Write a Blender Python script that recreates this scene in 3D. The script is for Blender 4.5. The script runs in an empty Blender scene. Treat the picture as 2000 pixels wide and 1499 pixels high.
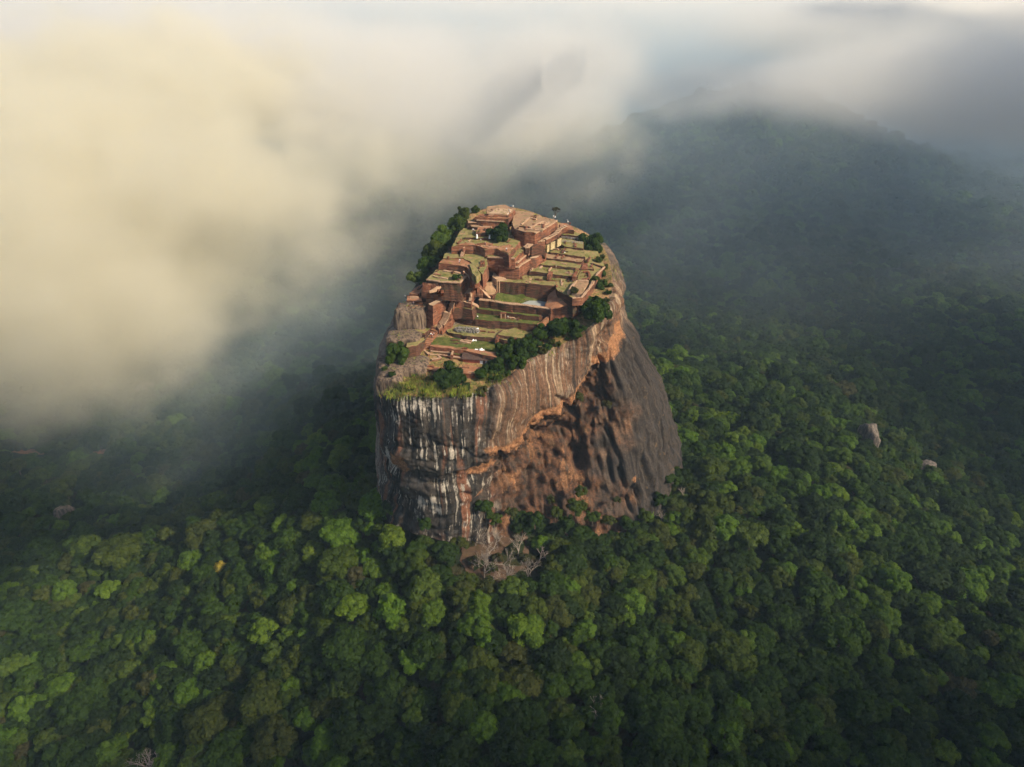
import bpy, bmesh, math, random
import numpy as np
from mathutils import Vector, Matrix, geometry

# ------------------------------------------------------------------ camera, sky, sun, exposure
S = bpy.context.scene
COL = S.collection
R = math.radians
CZ, PITCH, FPX = 300.0, 30.0, 1333.0
cam = bpy.data.objects.new('camera', bpy.data.cameras.new('camera'))
COL.objects.link(cam)
cam.location = (0, 0, CZ)
cam.rotation_euler = (R(90 - PITCH), 0, 0)
cam.data.sensor_width = 36.0
cam.data.lens = 36.0 * FPX / 2000.0
cam.data.clip_start = 1.0
cam.data.clip_end = 30000.0
S.camera = cam

SUN_EL, SUN_AZ = 38.0, 30.0          # azimuth: degrees from +x towards the camera (-y)
sdir = Vector((math.cos(R(SUN_EL)) * math.cos(R(SUN_AZ)), -math.cos(R(SUN_EL)) * math.sin(R(SUN_AZ)), math.sin(R(SUN_EL))))
world = bpy.data.worlds.new('World')
S.world = world
world.use_nodes = True
wn, wl = world.node_tree.nodes, world.node_tree.links
wn.clear()
sky = wn.new('ShaderNodeTexSky')
sky.sky_type = 'NISHITA'
sky.sun_disc = False
sky.sun_elevation = R(SUN_EL)
sky.sun_rotation = R(90 + SUN_AZ)
sky.dust_density = 2.0
bg = wn.new('ShaderNodeBackground')
bg.inputs['Strength'].default_value = 0.095
wo = wn.new('ShaderNodeOutputWorld')
wl.new(sky.outputs[0], bg.inputs[0])
wl.new(bg.outputs[0], wo.inputs[0])
sun = bpy.data.objects.new('sun', bpy.data.lights.new('sun', 'SUN'))
COL.objects.link(sun)
sun.data.energy = 4.4
sun.data.angle = R(4.0)
sun.data.color = (1.0, 0.86, 0.66)
sun.rotation_euler = sdir.to_track_quat('Z', 'Y').to_euler()
sun.location = (600, 0, 900)
S.view_settings.view_transform = 'Standard'
S.view_settings.look = 'None'
S.view_settings.exposure = 0.55
S.view_settings.gamma = 1.0
cy = S.cycles
cy.use_denoising = True
cy.max_bounces = 6
cy.diffuse_bounces = 2
cy.glossy_bounces = 1
cy.transmission_bounces = 2
cy.transparent_max_bounces = 6
cy.volume_bounces = 3
cy.volume_step_rate = 1.0
cy.volume_max_steps = 1024
cy.use_adaptive_sampling = True
cy.adaptive_threshold = 0.035

rng = random.Random(7)
nrg = np.random.default_rng(7)

# ------------------------------------------------------------------ geometry of the view (where things stand)
TP, SP_, CP = math.tan(R(PITCH)), math.sin(R(PITCH)), math.cos(R(PITCH))
def ray(px, py):
    a, b = (px - 1000) / FPX, -(py - 749.5) / FPX
    return np.array((a, CP + b * SP_, -SP_ + b * CP))
def at_z(px, py, z):
    d = ray(px, py); t = (z - CZ) / d[2]
    return (d[0] * t, d[1] * t, z)
def at_y(px, py, y):
    d = ray(px, py); t = y / d[1]
    return (d[0] * t, y, CZ + d[2] * t)
PK, P0 = 0.25, 103.0                   # the sloping summit: z = P0 + PK*y
def at_p(px, py, dz=0.0):
    d = ray(px, py); t = (P0 + dz - CZ) / (d[2] - PK * d[1])
    return (d[0] * t, d[1] * t, CZ + d[2] * t)
def zp(px, py, dz=0.0): return at_p(px, py, dz)[2]
def zt(px, pf, pt, zf=None):
    """height of a wall top seen at row pt whose foot at row pf stands at height zf"""
    y = (at_p(px, pf) if zf is None else at_z(px, pf, zf))[1]
    return at_y(px, pt, y)[2]
def to_px(x, y, z):
    v = np.array((x, y, z - CZ), dtype=float) if np.isscalar(x) else np.stack((x, y, z - CZ))
    dep = v[1] * CP - v[2] * SP_
    up = v[1] * SP_ + v[2] * CP
    return 1000 + FPX * v[0] / dep, 749.5 - FPX * up / dep, dep

# ------------------------------------------------------------------ numpy noise
def _h(i, j, k):
    n = (i * 374761393 + j * 668265263 + k * 2147483647 + 1013904223) & 0xFFFFFFFF
    n = ((n ^ (n >> 13)) * 1274126177) & 0xFFFFFFFF
    n = (n ^ (n >> 16)) & 0xFFFFFFFF
    return n.astype(np.float64) / 0xFFFFFFFF * 2 - 1
def vn(x, y, z=0.0):
    x, y, z = np.broadcast_arrays(np.asarray(x, float), np.asarray(y, float), np.asarray(z, float))
    i, j, k = np.floor(x).astype(np.int64), np.floor(y).astype(np.int64), np.floor(z).astype(np.int64)
    fx, fy, fz = x - i, y - j, z - k
    u, v, w = [f * f * f * (f * (f * 6 - 15) + 10) for f in (fx, fy, fz)]
    r = 0
    for a in (0, 1):
        for b in (0, 1):
            for c in (0, 1):
                r = r + _h(i + a, j + b, k + c) * (u if a else 1 - u) * (v if b else 1 - v) * (w if c else 1 - w)
    return r
def fbm(x, y, z=0.0, o=4):
    r, a, f = 0, 1.0, 1.0
    for q in range(o):
        r = r + a * vn(np.asarray(x) * f + 17.3 * q, np.asarray(y) * f + 5.1 * q, np.asarray(z) * f + 9.7 * q)
        a *= 0.5; f *= 2.03
    return r
def sst(a, b, x):
    t = np.clip((np.asarray(x, float) - a) / (b - a), 0, 1)
    return t * t * (3 - 2 * t)

# ------------------------------------------------------------------ mesh helpers
def mesh_np(name, v, f, mat=None, smooth=False):
    v = np.asarray(v, np.float32); f = np.asarray(f, np.int32)
    me = bpy.data.meshes.new(name)
    n, k = f.shape
    me.vertices.add(len(v)); me.vertices.foreach_set('co', v.ravel())
    me.loops.add(n * k); me.loops.foreach_set('vertex_index', f.ravel())
    me.polygons.add(n)
    me.polygons.foreach_set('loop_start', np.arange(0, n * k, k, dtype=np.int32))
    me.polygons.foreach_set('loop_total', np.full(n, k, np.int32))
    me.update(calc_edges=True)
    me.validate()
    if smooth: me.polygons.foreach_set('use_smooth', np.ones(n, bool))
    if mat: me.materials.append(mat)
    return me
def fattr(me, name, vals):
    a = me.attributes.new(name, 'FLOAT', 'POINT')
    a.data.foreach_set('value', np.asarray(vals, np.float32))
def obj(name, me, parent=None, loc=None):
    o = bpy.data.objects.new(name, me); COL.objects.link(o)
    if parent: o.parent = parent
    if loc is not None: o.location = loc
    return o
def bm_obj(name, bm, mat, parent=None, loc=None, smooth=False):
    me = bpy.data.meshes.new(name)
    bmesh.ops.recalc_face_normals(bm, faces=bm.faces[:])
    bm.to_mesh(me); bm.free()
    if smooth: me.polygons.foreach_set('use_smooth', np.ones(len(me.polygons), bool))
    me.materials.append(mat)
    return obj(name, me, parent, loc)
def tag(o, label, cat=None, group=None, kind=None):
    o['label'] = label
    if cat: o['category'] = cat
    if group: o['group'] = group
    if kind: o['kind'] = kind
    return o
def empty(name, loc, label, cat, group=None):
    o = bpy.data.objects.new(name, None); COL.objects.link(o); o.location = loc
    o.empty_display_size = 0.5
    return tag(o, label, cat, group)

# ------------------------------------------------------------------ material helpers
class N:
    def __init__(s, name):
        s.m = bpy.data.materials.new(name); s.m.use_nodes = True
        s.t = s.m.node_tree; s.t.nodes.clear()
        s.out = s.t.nodes.new('ShaderNodeOutputMaterial')
    def new(s, ty, **kw):
        n = s.t.nodes.new(ty)
        for k, v in kw.items(): setattr(n, k, v)
        return n
    def put(s, sock, v):
        if v is None: return
        if isinstance(v, bpy.types.NodeSocket): s.t.links.new(v, sock)
        else:
            if sock.type == 'RGBA' and len(v) == 3: v = (*v, 1)
            sock.default_value = v
    def attr(s, name, ty='GEOMETRY', out='Fac'):
        n = s.new('ShaderNodeAttribute', attribute_name=name, attribute_type=ty); return n.outputs[out]
    def pos(s): return s.new('ShaderNodeNewGeometry').outputs['Position']
    def objpos(s): return s.new('ShaderNodeTexCoord').outputs['Object']
    def sep(s, v):
        n = s.new('ShaderNodeSeparateXYZ'); s.put(n.inputs[0], v); return n.outputs
    def comb(s, x, y, z):
        n = s.new('ShaderNodeCombineXYZ')
        for i, q in enumerate((x, y, z)): s.put(n.inputs[i], q)
        return n.outputs[0]
    def mul(s, v, k):
        n = s.new('ShaderNodeVectorMath', operation='MULTIPLY'); s.put(n.inputs[0], v); s.put(n.inputs[1], k); return n.outputs[0]
    def ma(s, op, a, b=None, c=None, clamp=False):
        n = s.new('ShaderNodeMath', operation=op, use_clamp=clamp)
        s.put(n.inputs[0], a); s.put(n.inputs[1], b); s.put(n.inputs[2], c); return n.outputs[0]
    def noise(s, v, scale, detail=4, rough=0.55, dist=0.0):
        n = s.new('ShaderNodeTexNoise'); s.put(n.inputs['Vector'], v)
        n.inputs['Scale'].default_value = scale; n.inputs['Detail'].default_value = detail
        n.inputs['Roughness'].default_value = rough; n.inputs['Distortion'].default_value = dist
        return n.outputs[0]
    def mr(s, v, a, b, c=0.0, d=1.0, smooth=True):
        n = s.new('ShaderNodeMapRange', interpolation_type='SMOOTHSTEP' if smooth else 'LINEAR')
        s.put(n.inputs[0], v)
        for i, q in enumerate((a, b, c, d)): s.put(n.inputs[i + 1], q)
        return n.outputs[0]
    def mix(s, f, a, b, mode='MIX'):
        n = s.new('ShaderNodeMix', data_type='RGBA', blend_type=mode)
        s.put(n.inputs[0], f); s.put(n.inputs[6], a); s.put(n.inputs[7], b); return n.outputs[2]
    def ramp(s, v, stops, interp='LINEAR'):
        n = s.new('ShaderNodeValToRGB'); cr = n.color_ramp; cr.interpolation = interp
        while len(cr.elements) < len(stops): cr.elements.new(0.5)
        for e, (p, c) in zip(cr.elements, stops): e.position = p; e.color = (*c, 1)
        s.put(n.inputs[0], v); return n.outputs[0]
    def bump(s, h, strength=0.5, dist=0.3):
        n = s.new('ShaderNodeBump'); n.inputs['Strength'].default_value = strength; n.inputs['Distance'].default_value = dist
        s.put(n.inputs['Height'], h); return n.outputs[0]
    def bsdf(s, col, rough=0.9, normal=None, spec=0.2):
        n = s.new('ShaderNodeBsdfPrincipled')
        s.put(n.inputs['Base Color'], col); s.put(n.inputs['Roughness'], rough)
        n.inputs['Specular IOR Level'].default_value = spec
        if normal is not None: s.put(n.inputs['Normal'], normal)
        return n.outputs[0]
    def done(s, sh):
        s.t.links.new(sh, s.out.inputs['Surface']); return s.m

def mat_flat(name, c, rough=0.85, var=0.25, scale=1.2):
    k = N(name); p = k.pos()
    n = k.noise(p, scale, 5)
    col = k.mix(k.mr(n, 0.3, 0.7), tuple(x * (1 - var) for x in c), tuple(min(1, x * (1 + var)) for x in c))
    return k.done(k.bsdf(col, rough, k.bump(n, 0.3, 0.1)))

def mat_brick():
    k = N('weathered_brick'); p = k.pos()
    course = k.noise(k.mul(p, (0.35, 0.35, 3.2)), 1.0, 3, 0.6)
    big = k.noise(p, 0.16, 4, 0.6)
    fine = k.noise(p, 2.2, 4, 0.65)
    a = k.mix(k.mr(course, 0.35, 0.65), (0.13, 0.047, 0.027), (0.27, 0.102, 0.054))
    a = k.mix(k.mr(fine, 0.5, 0.72), a, (0.26, 0.15, 0.10))
    a = k.mix(k.mr(big, 0.45, 0.66, 0, 0.75), a, (0.055, 0.036, 0.026))
    st = k.noise(k.mul(p, (0.12, 0.12, 1.1)), 1.0, 3, 0.6); a = k.mix(k.mr(st, 0.56, 0.66, 0, 0.55), a, (0.30, 0.165, 0.10)); a = k.mix(k.mr(st, 0.44, 0.36, 0, 0.7), a, (0.05, 0.03, 0.023))
    z = k.noise(k.mul(p, (1.1, 1.1, 0.14)), 1.0, 4, 0.6)
    a = k.mix(k.mr(z, 0.55, 0.7, 0, 0.55), a, (0.05, 0.038, 0.03))
    return k.done(k.bsdf(a, 0.95, k.bump(k.ma('ADD', course, fine), 0.8, 0.25), 0.1))
def mat_darkbrick():
    k = N('dark_mossy_brick'); p = k.pos()
    course = k.noise(k.mul(p, (0.3, 0.3, 3.0)), 1.0, 3, 0.6)
    big = k.noise(p, 0.22, 4, 0.6); fine = k.noise(p, 1.8, 5, 0.65)
    a = k.mix(k.mr(course, 0.35, 0.68), (0.045, 0.028, 0.02), (0.155, 0.066, 0.04))
    a = k.mix(k.mr(fine, 0.55, 0.75, 0, 0.8), a, (0.22, 0.12, 0.08))
    a = k.mix(k.mr(big, 0.5, 0.66, 0, 0.7), a, (0.045, 0.048, 0.03))
    return k.done(k.bsdf(a, 0.95, k.bump(k.ma('ADD', course, fine), 0.8, 0.25), 0.1))
def mat_ground(name, cols, scale=0.25, patch=None):
    k = N(name); p = k.pos()
    n1 = k.noise(p, scale, 5, 0.6); n2 = k.noise(p, 1.7, 4, 0.6)
    a = k.ramp(k.ma('ADD', k.ma('MULTIPLY', n1, 0.75), k.ma('MULTIPLY', n2, 0.25)), list(zip(np.linspace(0.34, 0.66, len(cols)), cols)))
    if patch: a = k.mix(k.mr(k.noise(p, 0.33, 4, 0.6), 0.56, 0.66, 0, 0.85), a, patch)
    return k.done(k.bsdf(a, 0.95, k.bump(n2, 0.6, 0.15), 0.1))

M = {}
M['brick'] = mat_brick()
M['dark'] = mat_darkbrick()
M['earth'] = mat_ground('red_earth', [(0.20, 0.088, 0.046), (0.31, 0.145, 0.078), (0.38, 0.21, 0.12)], 0.3, (0.17, 0.135, 0.055))
M['sand'] = mat_ground('sandy_earth', [(0.22, 0.125, 0.07), (0.34, 0.21, 0.125), (0.21, 0.15, 0.07)], 0.3, (0.16, 0.14, 0.055))
M['grass'] = mat_ground('dry_grass', [(0.085, 0.10, 0.025), (0.175, 0.165, 0.055), (0.25, 0.195, 0.085), (0.13, 0.135, 0.04)], 0.35, (0.33, 0.19, 0.105))
M['lush'] = mat_ground('green_grass', [(0.045, 0.065, 0.014), (0.085, 0.10, 0.024), (0.17, 0.145, 0.055)], 0.35)
M['pave'] = mat_ground('pale_paving', [(0.34, 0.21, 0.13), (0.47, 0.32, 0.205), (0.38, 0.26, 0.17)], 0.6)
M['litter'] = mat_ground('leaf_litter', [(0.05, 0.034, 0.022), (0.11, 0.066, 0.042), (0.07, 0.055, 0.025)], 0.3)
M['cope'] = mat_ground('pale_coping', [(0.32, 0.19, 0.12), (0.44, 0.29, 0.185), (0.27, 0.15, 0.09)], 0.8)
M['plaster'] = mat_flat('ochre_plaster', (0.42, 0.33, 0.18))
M['stone'] = mat_flat('grey_stone', (0.20, 0.18, 0.155), 0.9, 0.4, 2.0)
M['white'] = mat_flat('white_cloth', (0.8, 0.8, 0.8), 0.8, 0.05)
M['rooftile'] = mat_flat('dark_brown_roof', (0.075, 0.045, 0.035), 0.9, 0.35, 1.5)
M['redwall'] = mat_flat('red_brick_wall', (0.35, 0.10, 0.06))
M['steel'] = mat_flat('pale_metal_rail', (0.55, 0.54, 0.52), 0.4, 0.1)
M['bark'] = mat_flat('brown_bark', (0.10, 0.075, 0.055), 0.95, 0.4)
M['palebark'] = mat_flat('pale_grey_bark', (0.235, 0.195, 0.16), 0.9, 0.35)
M['skin'] = mat_flat('skin', (0.35, 0.2, 0.13))
M['hair'] = mat_flat('black_hair', (0.02, 0.016, 0.014))
for nm, c in (('shirt_white', (0.8, 0.79, 0.77)), ('shirt_blue', (0.25, 0.4, 0.6)), ('shirt_red', (0.5, 0.08, 0.06)), ('shirt_pink', (0.7, 0.45, 0.45)), ('trousers_dark', (0.04, 0.045, 0.06)), ('trousers_tan', (0.35, 0.28, 0.2))):
    M[nm] = mat_flat(nm, c, 0.9, 0.08)
def mat_water():
    k = N('pond_water'); n = k.noise(k.pos(), 1.5, 3)
    return k.done(k.bsdf((0.36, 0.39, 0.37), 0.25, k.bump(n, 0.06, 0.05), 0.6))
M['water'] = mat_water()
def mat_leaf():
    k = N('leaves')
    tint = k.attr('tint', 'INSTANCER')
    v = k.attr('leaf')
    p = k.pos()
    n = k.noise(p, 0.35, 3, 0.6)
    # slots: 0 dark 0.2 mid 0.4 fresh 0.55 olive 0.68 brownish 0.8 bright 0.92 yellow
    c = k.ramp(tint, [(0.0, (0.012, 0.023, 0.006)), (0.22, (0.019, 0.039, 0.006)), (0.42, (0.031, 0.060, 0.007)),
                      (0.55, (0.040, 0.058, 0.009)), (0.68, (0.046, 0.042, 0.019)), (0.80, (0.058, 0.112, 0.010)), (0.95, (0.28, 0.22, 0.045))])
    c = k.mix(k.mr(n, 0.3, 0.7, 0, 0.45), c, k.mix(1.0, c, (1.45, 1.3, 1.0), 'MULTIPLY'))
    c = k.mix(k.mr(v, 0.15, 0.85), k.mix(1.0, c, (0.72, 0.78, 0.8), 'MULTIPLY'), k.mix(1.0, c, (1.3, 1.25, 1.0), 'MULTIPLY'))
    d = k.bsdf(c, 0.6, None, 0.1)
    t = k.new('ShaderNodeBsdfTranslucent'); k.put(t.inputs[0], k.mix(1.0, c, (1.5, 1.7, 0.9), 'MULTIPLY'))
    m = k.new('ShaderNodeMixShader'); m.inputs[0].default_value = 0.28
    k.t.links.new(d, m.inputs[1]); k.t.links.new(t.outputs[0], m.inputs[2])
    return k.done(m.outputs[0])
M['leaf'] = mat_leaf()
def mat_blade():
    k = N('grass_blades'); v = k.attr('leaf'); n = k.noise(k.pos(), 0.25, 3)
    c = k.mix(k.mr(n, 0.42, 0.6), (0.075, 0.10, 0.018), (0.24, 0.30, 0.03))
    c = k.mix(k.mr(v, 0.7, 1.0), c, (0.28, 0.17, 0.07))
    return k.done(k.bsdf(c, 0.7, None, 0.2))
M['blade'] = mat_blade()

# ------------------------------------------------------------------ the ground
RX, RY = 4.0, 292.0
def ground_z(x, y):
    x = np.asarray(x, float); y = np.asarray(y, float)
    dx, dy = x - RX, y - RY
    r = np.hypot(dx, dy) + 1e-6
    ca, sa = dx / r, dy / r
    re = 1.0 / np.sqrt((ca / 62) ** 2 + (sa / 70) ** 2)
    d = np.maximum(0, r - re)
    wr = sst(-0.15, 0.85, ca * 0.9 - sa * 0.35)      # right-front spur
    wb = sst(0.2, 0.9, sa)
    L = 118 + 122 * wr + 30 * wb - 8 * sst(0.2, 0.9, -ca)
    e = d / L
    z = (81 - 17 * sst(-0.15, 0.75, ca)) * np.exp(-np.power(e, 2.0 + 0.9 * wr))
    z = z + 7 * fbm(x / 130, y / 130, 1.5, 3) * sst(0, 60, d) + 2.0 * fbm(x / 38, y / 38, 4.2, 2)
    # the hill far behind on the right
    hx, hy = x - 395, y - 1240
    hh = 112 * np.exp(-(np.abs(hx / 175) ** 2.2 + (hy / 250) ** 2)) + 42 * np.exp(-(((hx + 190) / 130) ** 2 + ((hy + 80) / 180) ** 2)) + 48 * np.exp(-(((hx - 210) / 170) ** 2 + ((hy + 60) / 200) ** 2))
    z = z + hh * (1 + 0.10 * fbm(x / 160, y / 160, 8.8, 3))
    far = np.hypot(x, y)
    z = z + 26 * fbm(x / 620, y / 620, 3.3, 3) * sst(500, 1100, far)
    return z
def make_ground():
    ny, nx = 330, 300
    t = np.linspace(0, 1, ny)
    ys = -260 + 260 * t * 3.2 + 30000 * t ** 5.2
    u = np.linspace(-1, 1, nx)
    us = 0.42 * u + 0.58 * u ** 3
    Y = np.repeat(ys[:, None], nx, 1)
    X = us[None, :] * (520 + 1.15 * np.maximum(Y, 0))
    Z = ground_z(X, Y)
    v = np.stack((X, Y, Z), -1).reshape(-1, 3)
    i = np.arange(ny * nx).reshape(ny, nx)
    f = np.stack((i[:-1, :-1], i[:-1, 1:], i[1:, 1:], i[1:, :-1]), -1).reshape(-1, 4)
    k = N('forest_floor'); p = k.pos()
    n1 = k.noise(p, 0.05, 6, 0.65); n2 = k.noise(p, 0.4, 5, 0.65)
    c = k.ramp(n1, [(0.3, (0.018, 0.03, 0.012)), (0.5, (0.03, 0.042, 0.016)), (0.62, (0.075, 0.055, 0.03)), (0.75, (0.035, 0.05, 0.018))])
    m = k.done(k.bsdf(c, 1.0, k.bump(n2, 1.0, 4.0), 0.05))
    o = obj('ground', mesh_np('ground', v, f, m, True))
    tag(o, 'dark forest floor sloping away from the rock and on to the plain', None, None, 'structure')
make_ground()

# ------------------------------------------------------------------ the rock
def P(px, py, y): return at_y(px, py, y)
def B(px, py, dz=0.0): return at_p(px, py, dz)
COLS = [  # from the back left round the front to the right; five rows from rim to foot
    [B(940, 409), (-22, 375, 178), (-26, 378, 150), (-26, 380, 115), (-30, 384, 55)],
    [B(880, 442), (-39, 357, 176), (-44, 360, 146), (-44, 361, 112), (-48, 362, 55)],
    [B(835, 520), (-49, 319, 168), (-54, 319, 142), (-54, 318, 112), (-58, 318, 55)],
    [B(797, 580), (-56, 294, 165), (-60, 293, 142), (-60, 292, 113), (-65, 292, 60)],
    [B(768, 650), P(749, 668, 268), P(737, 722, 264), P(738, 810, 260), P(740, 990, 257)],
    [B(764, 712), P(747, 752, 246), P(750, 835, 242), P(757, 905, 241), P(752, 1010, 245)],
    [P(782, 768, 237), P(783, 796, 231), P(787, 865, 227.5), P(791, 925, 229), P(786, 1035, 233)],
    [P(850, 778, 232), P(852, 808, 226.5), P(858, 882, 224), P(862, 942, 227), P(868, 1050, 229)],
    [P(930, 768, 235), P(931, 800, 229), P(929, 875, 226.5), P(926, 932, 234), P(925, 1060, 231)],
    [P(985, 742, 241), P(992, 774, 235.5), P(982, 868, 232), P(985, 905, 247), P(985, 1080, 236)],
    [B(1035, 703), P(1042, 734, 248.5), P(1047, 812, 245), P(1045, 862, 261), P(1060, 1080, 243)],
    [B(1110, 668), P(1113, 700, 259.5), P(1116, 768, 256), P(1102, 822, 269), P(1130, 1070, 247)],
    [B(1160, 632, 5), P(1166, 663, 265.5), P(1162, 715, 267), P(1145, 775, 273), P(1195, 1060, 252)],
    [B(1186, 590, 6), P(1198, 618, 280), P(1198, 658, 279), P(1238, 835, 271), P(1262, 1035, 258)],
    [B(1198, 545, 5), P(1208, 568, 300), P(1212, 607, 299), P(1292, 790, 292), P(1318, 945, 284)],
    [B(1184, 490), (56, 333, 172), (61, 332, 150), (84, 328, 108), (100, 325, 55)],
    [B(1140, 452), (48, 354, 174), (53, 357, 148), (64, 360, 108), (75, 362, 55)],
    [B(1088, 432), (32, 365, 178), (35, 369, 150), (40, 374, 110), (46, 380, 55)],
    [B(1010, 406), (4, 377, 180), (5, 381, 150), (6, 385, 110), (8, 390, 55)],
]
def cr(p0, p1, p2, p3, t):
    return 0.5 * (2 * p1 + (p2 - p0) * t + (2 * p0 - 5 * p1 + 4 * p2 - p3) * t ** 2 + (3 * p1 - p0 - 3 * p2 + p3) * t ** 3)
ROCK = {}
def make_rock():
    A = np.array(COLS)                        # 19 x 5 x 3
    nc = len(A); SUBC, SUBR = 36, 52
    ci = np.arange(nc * SUBC) / SUBC
    i1 = np.floor(ci).astype(int); t = (ci - i1)[:, None, None]
    G = cr(A[(i1 - 1) % nc], A[i1 % nc], A[(i1 + 1) % nc], A[(i1 + 2) % nc], t)     # around
    rows = np.linspace(0, 4, 4 * SUBR + 1)
    j1 = np.minimum(np.floor(rows).astype(int), 3); tj = (rows - j1)[None, :, None]
    q = lambda k: G[:, np.clip(k, 0, 4)]
    V = cr(q(j1 - 1), q(j1), q(j1 + 1), q(j1 + 2), tj)
    nu, nv = V.shape[:2]
    cc = np.repeat(ci[:, None], nv, 1); rr = np.repeat(rows[None], nu, 0)
    du = np.roll(V, -1, 0) - np.roll(V, 1, 0); dv = np.gradient(V, axis=1)
    nrm = np.cross(dv, du); nrm /= np.linalg.norm(nrm, axis=2, keepdims=True) + 1e-9
    c0 = V.mean((0, 1)); sgn = np.sign(((V - c0) * nrm)[..., :2].sum(-1).mean()); nrm *= sgn
    arc = np.cumsum(np.linalg.norm(np.roll(V, -1, 0) - V, axis=2)[:, 80]); sm = np.repeat((arc)[:, None], nv, 1)
    X, Y, Z = V[..., 0], V[..., 1], V[..., 2]
    wob = 0.35 * fbm(X / 14, Y / 14, Z / 14, 3)
    # zones: what the stone is like there
    und = 2.0 + 0.18 * wob
    band = sst(8.0, 9.0, cc + wob) * (1 - sst(14.0, 15.0, cc + wob)) * (1 - sst(und, und + 0.22, rr))
    dark = sst(4.3, 5.0, cc + wob) * (1 - sst(8.2, 9.2, cc + wob * 1.5)) * (1 - sst(3.5, 4.2, rr) * 0.3)
    ochre = sst(8.0, 9.0, cc + wob) * (1 - sst(12.0, 12.9, cc + wob * 2)) * sst(und, und + 0.25, rr)
    slope = sst(12.0, 12.9, cc + wob * 2) * (1 - sst(15.5, 16.5, cc)) * sst(und, und + 0.3, rr)
    flank = (1 - sst(4.4, 5.1, cc + wob)) * sst(1.5, 2.5, cc)
    lip = np.exp(-((rr - und - 0.12) / 0.16) ** 2) * sst(7.6, 8.6, cc + wob) * (1 - sst(13.4, 14.2, cc))
    fr = sst(0.0, 0.25, rr)
    d = 2.1 * fbm(X / 24, Y / 24, Z / 26, 3) + 0.9 * dark * sst(1.2, 2.6, rr) * fbm(sm / 16, Z / 4.5, 5.0, 3) + 0.75 * fbm(X / 6, Y / 6, Z / 7, 3) * (1 - 0.6 * flank)
    d += 0.55 * fbm(sm / 3.0, Z / 40, 2.2, 3) * (dark + band + 0.7 * slope + 0.9 * flank)
    rid = 1 - np.abs(fbm(X / 9, Y / 9, Z / 13, 4))
    d += ochre * (2.6 * (rid - 0.6) + 1.0 * fbm(X / 3, Y / 3, Z / 3, 3))
    d += slope * (1.5 * (1 - np.abs(fbm((X + Z * 0.5) / 8, Y / 10, Z / 40, 3)) - 0.6))
    d -= 2.6 * sst(0.62, 0.95, 1 - np.abs(fbm(sm / 9 + 3.1, Z / 60, 6.0, 3))) * (slope + 0.8 * ochre)
    d += (0.28 + 0.3 * ochre) * fbm(X / 1.6, Y / 1.6, Z / 1.6, 3) + ochre * 1.1 * (0.55 - np.abs(fbm(X / 4.0 + Z / 9, Y / 4.0, Z / 5.0, 3)))
    # ledges, fissures and caves
    hollow = np.zeros_like(d)
    for px, py, y, rad, dep in ((1133, 905, 262, 5.5, 7), (1122, 880, 262, 4, 4), (1100, 835, 268, 6, 4), (1160, 880, 262, 3.5, 4), (1060, 850, 262, 7, 3.5), (778, 915, 230, 6, 1.6),
                                (1225, 985, 262, 6, 5), (1236, 965, 264, 4, 4), (1020, 990, 242, 6, 3.0), (1085, 985, 244, 7, 2.5), (940, 985, 234, 5, 2.5), (870, 985, 228, 5, -1.8), (1175, 985, 254, 6, 3.0)):
        cpt = np.array(at_y(px, py, y))
        g = np.exp(-(((V - cpt) / np.array((rad * 0.75, rad * 1.3, rad * 1.25))) ** 2).sum(-1)); d -= g * dep; hollow = np.maximum(hollow, g)
    sx, sy, _d = to_px(X, Y, Z); front = sst(3.5, 4.5, cc) * (1 - sst(15.3, 16.0, cc))
    for px, py, rx_, ry_, dep in ((1133, 905, 13, 25, 6), (1116, 878, 9, 14, 4), (1104, 836, 16, 9, 3.5), (1216, 982, 13, 10, 5), (1238, 958, 9, 12, 3.5), (1060, 848, 22, 10, 3), (1022, 988, 18, 11, 3), (1165, 900, 9, 22, 2.5), (905, 960, 14, 6, 1.6), (985, 930, 12, 8, 2.5)):
        d -= dep * front * np.exp(-((sx - px) / rx_) ** 2 - ((sy - py) / ry_) ** 2) * (1 + 0.5 * fbm(X / 3, Y / 3, Z / 3, 2))
    wx, wy = sx + 5 * fbm(X / 5, Y / 5, Z / 5, 3), sy + 5 * fbm(X / 5 + 9, Y / 5, Z / 5, 3)
    for line, wd, dep in (([(1188, 640), (1176, 700), (1180, 770), (1192, 850), (1215, 930), (1235, 1000)], 5, 3.4), ([(1090, 780), (1120, 800), (1135, 860), (1130, 910)], 6, 3), ([(985, 905), (1010, 950), (1030, 1010)], 5, 2.6), ([(1240, 700), (1262, 800), (1270, 890)], 4, 1.8), ([(1215, 660), (1235, 760), (1245, 850)], 3.5, 1.6), ([(1050, 900), (1085, 960), (1100, 1015)], 5, 2.6),
                          ([(1000, 880), (1060, 870), (1110, 905)], 4, 2.0), ([(1150, 760), (1160, 830), (1150, 880)], 4, 2.2), ([(760, 860), (800, 880), (860, 872), (930, 890)], 4, 1.3), ([(1275, 850), (1290, 900), (1285, 960)], 4, 1.8)):
        for (x1, y1), (x2, y2) in zip(line, line[1:]):
            t_ = np.clip(((wx - x1) * (x2 - x1) + (wy - y1) * (y2 - y1)) / ((x2 - x1) ** 2 + (y2 - y1) ** 2), 0, 1)
            d -= 0.75 * dep * front * np.exp(-((wx - x1 - t_ * (x2 - x1)) ** 2 + (wy - y1 - t_ * (y2 - y1)) ** 2) / wd ** 2)
    d *= 0.15 + 0.85 * fr
    Vd = V + nrm * d[..., None]
    zone = dict(band=band, dark=dark, ochre=np.clip(ochre, 0, 1), slope=slope, flank=flank, lip=lip, cap=np.zeros_like(d), sm=sm)
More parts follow.
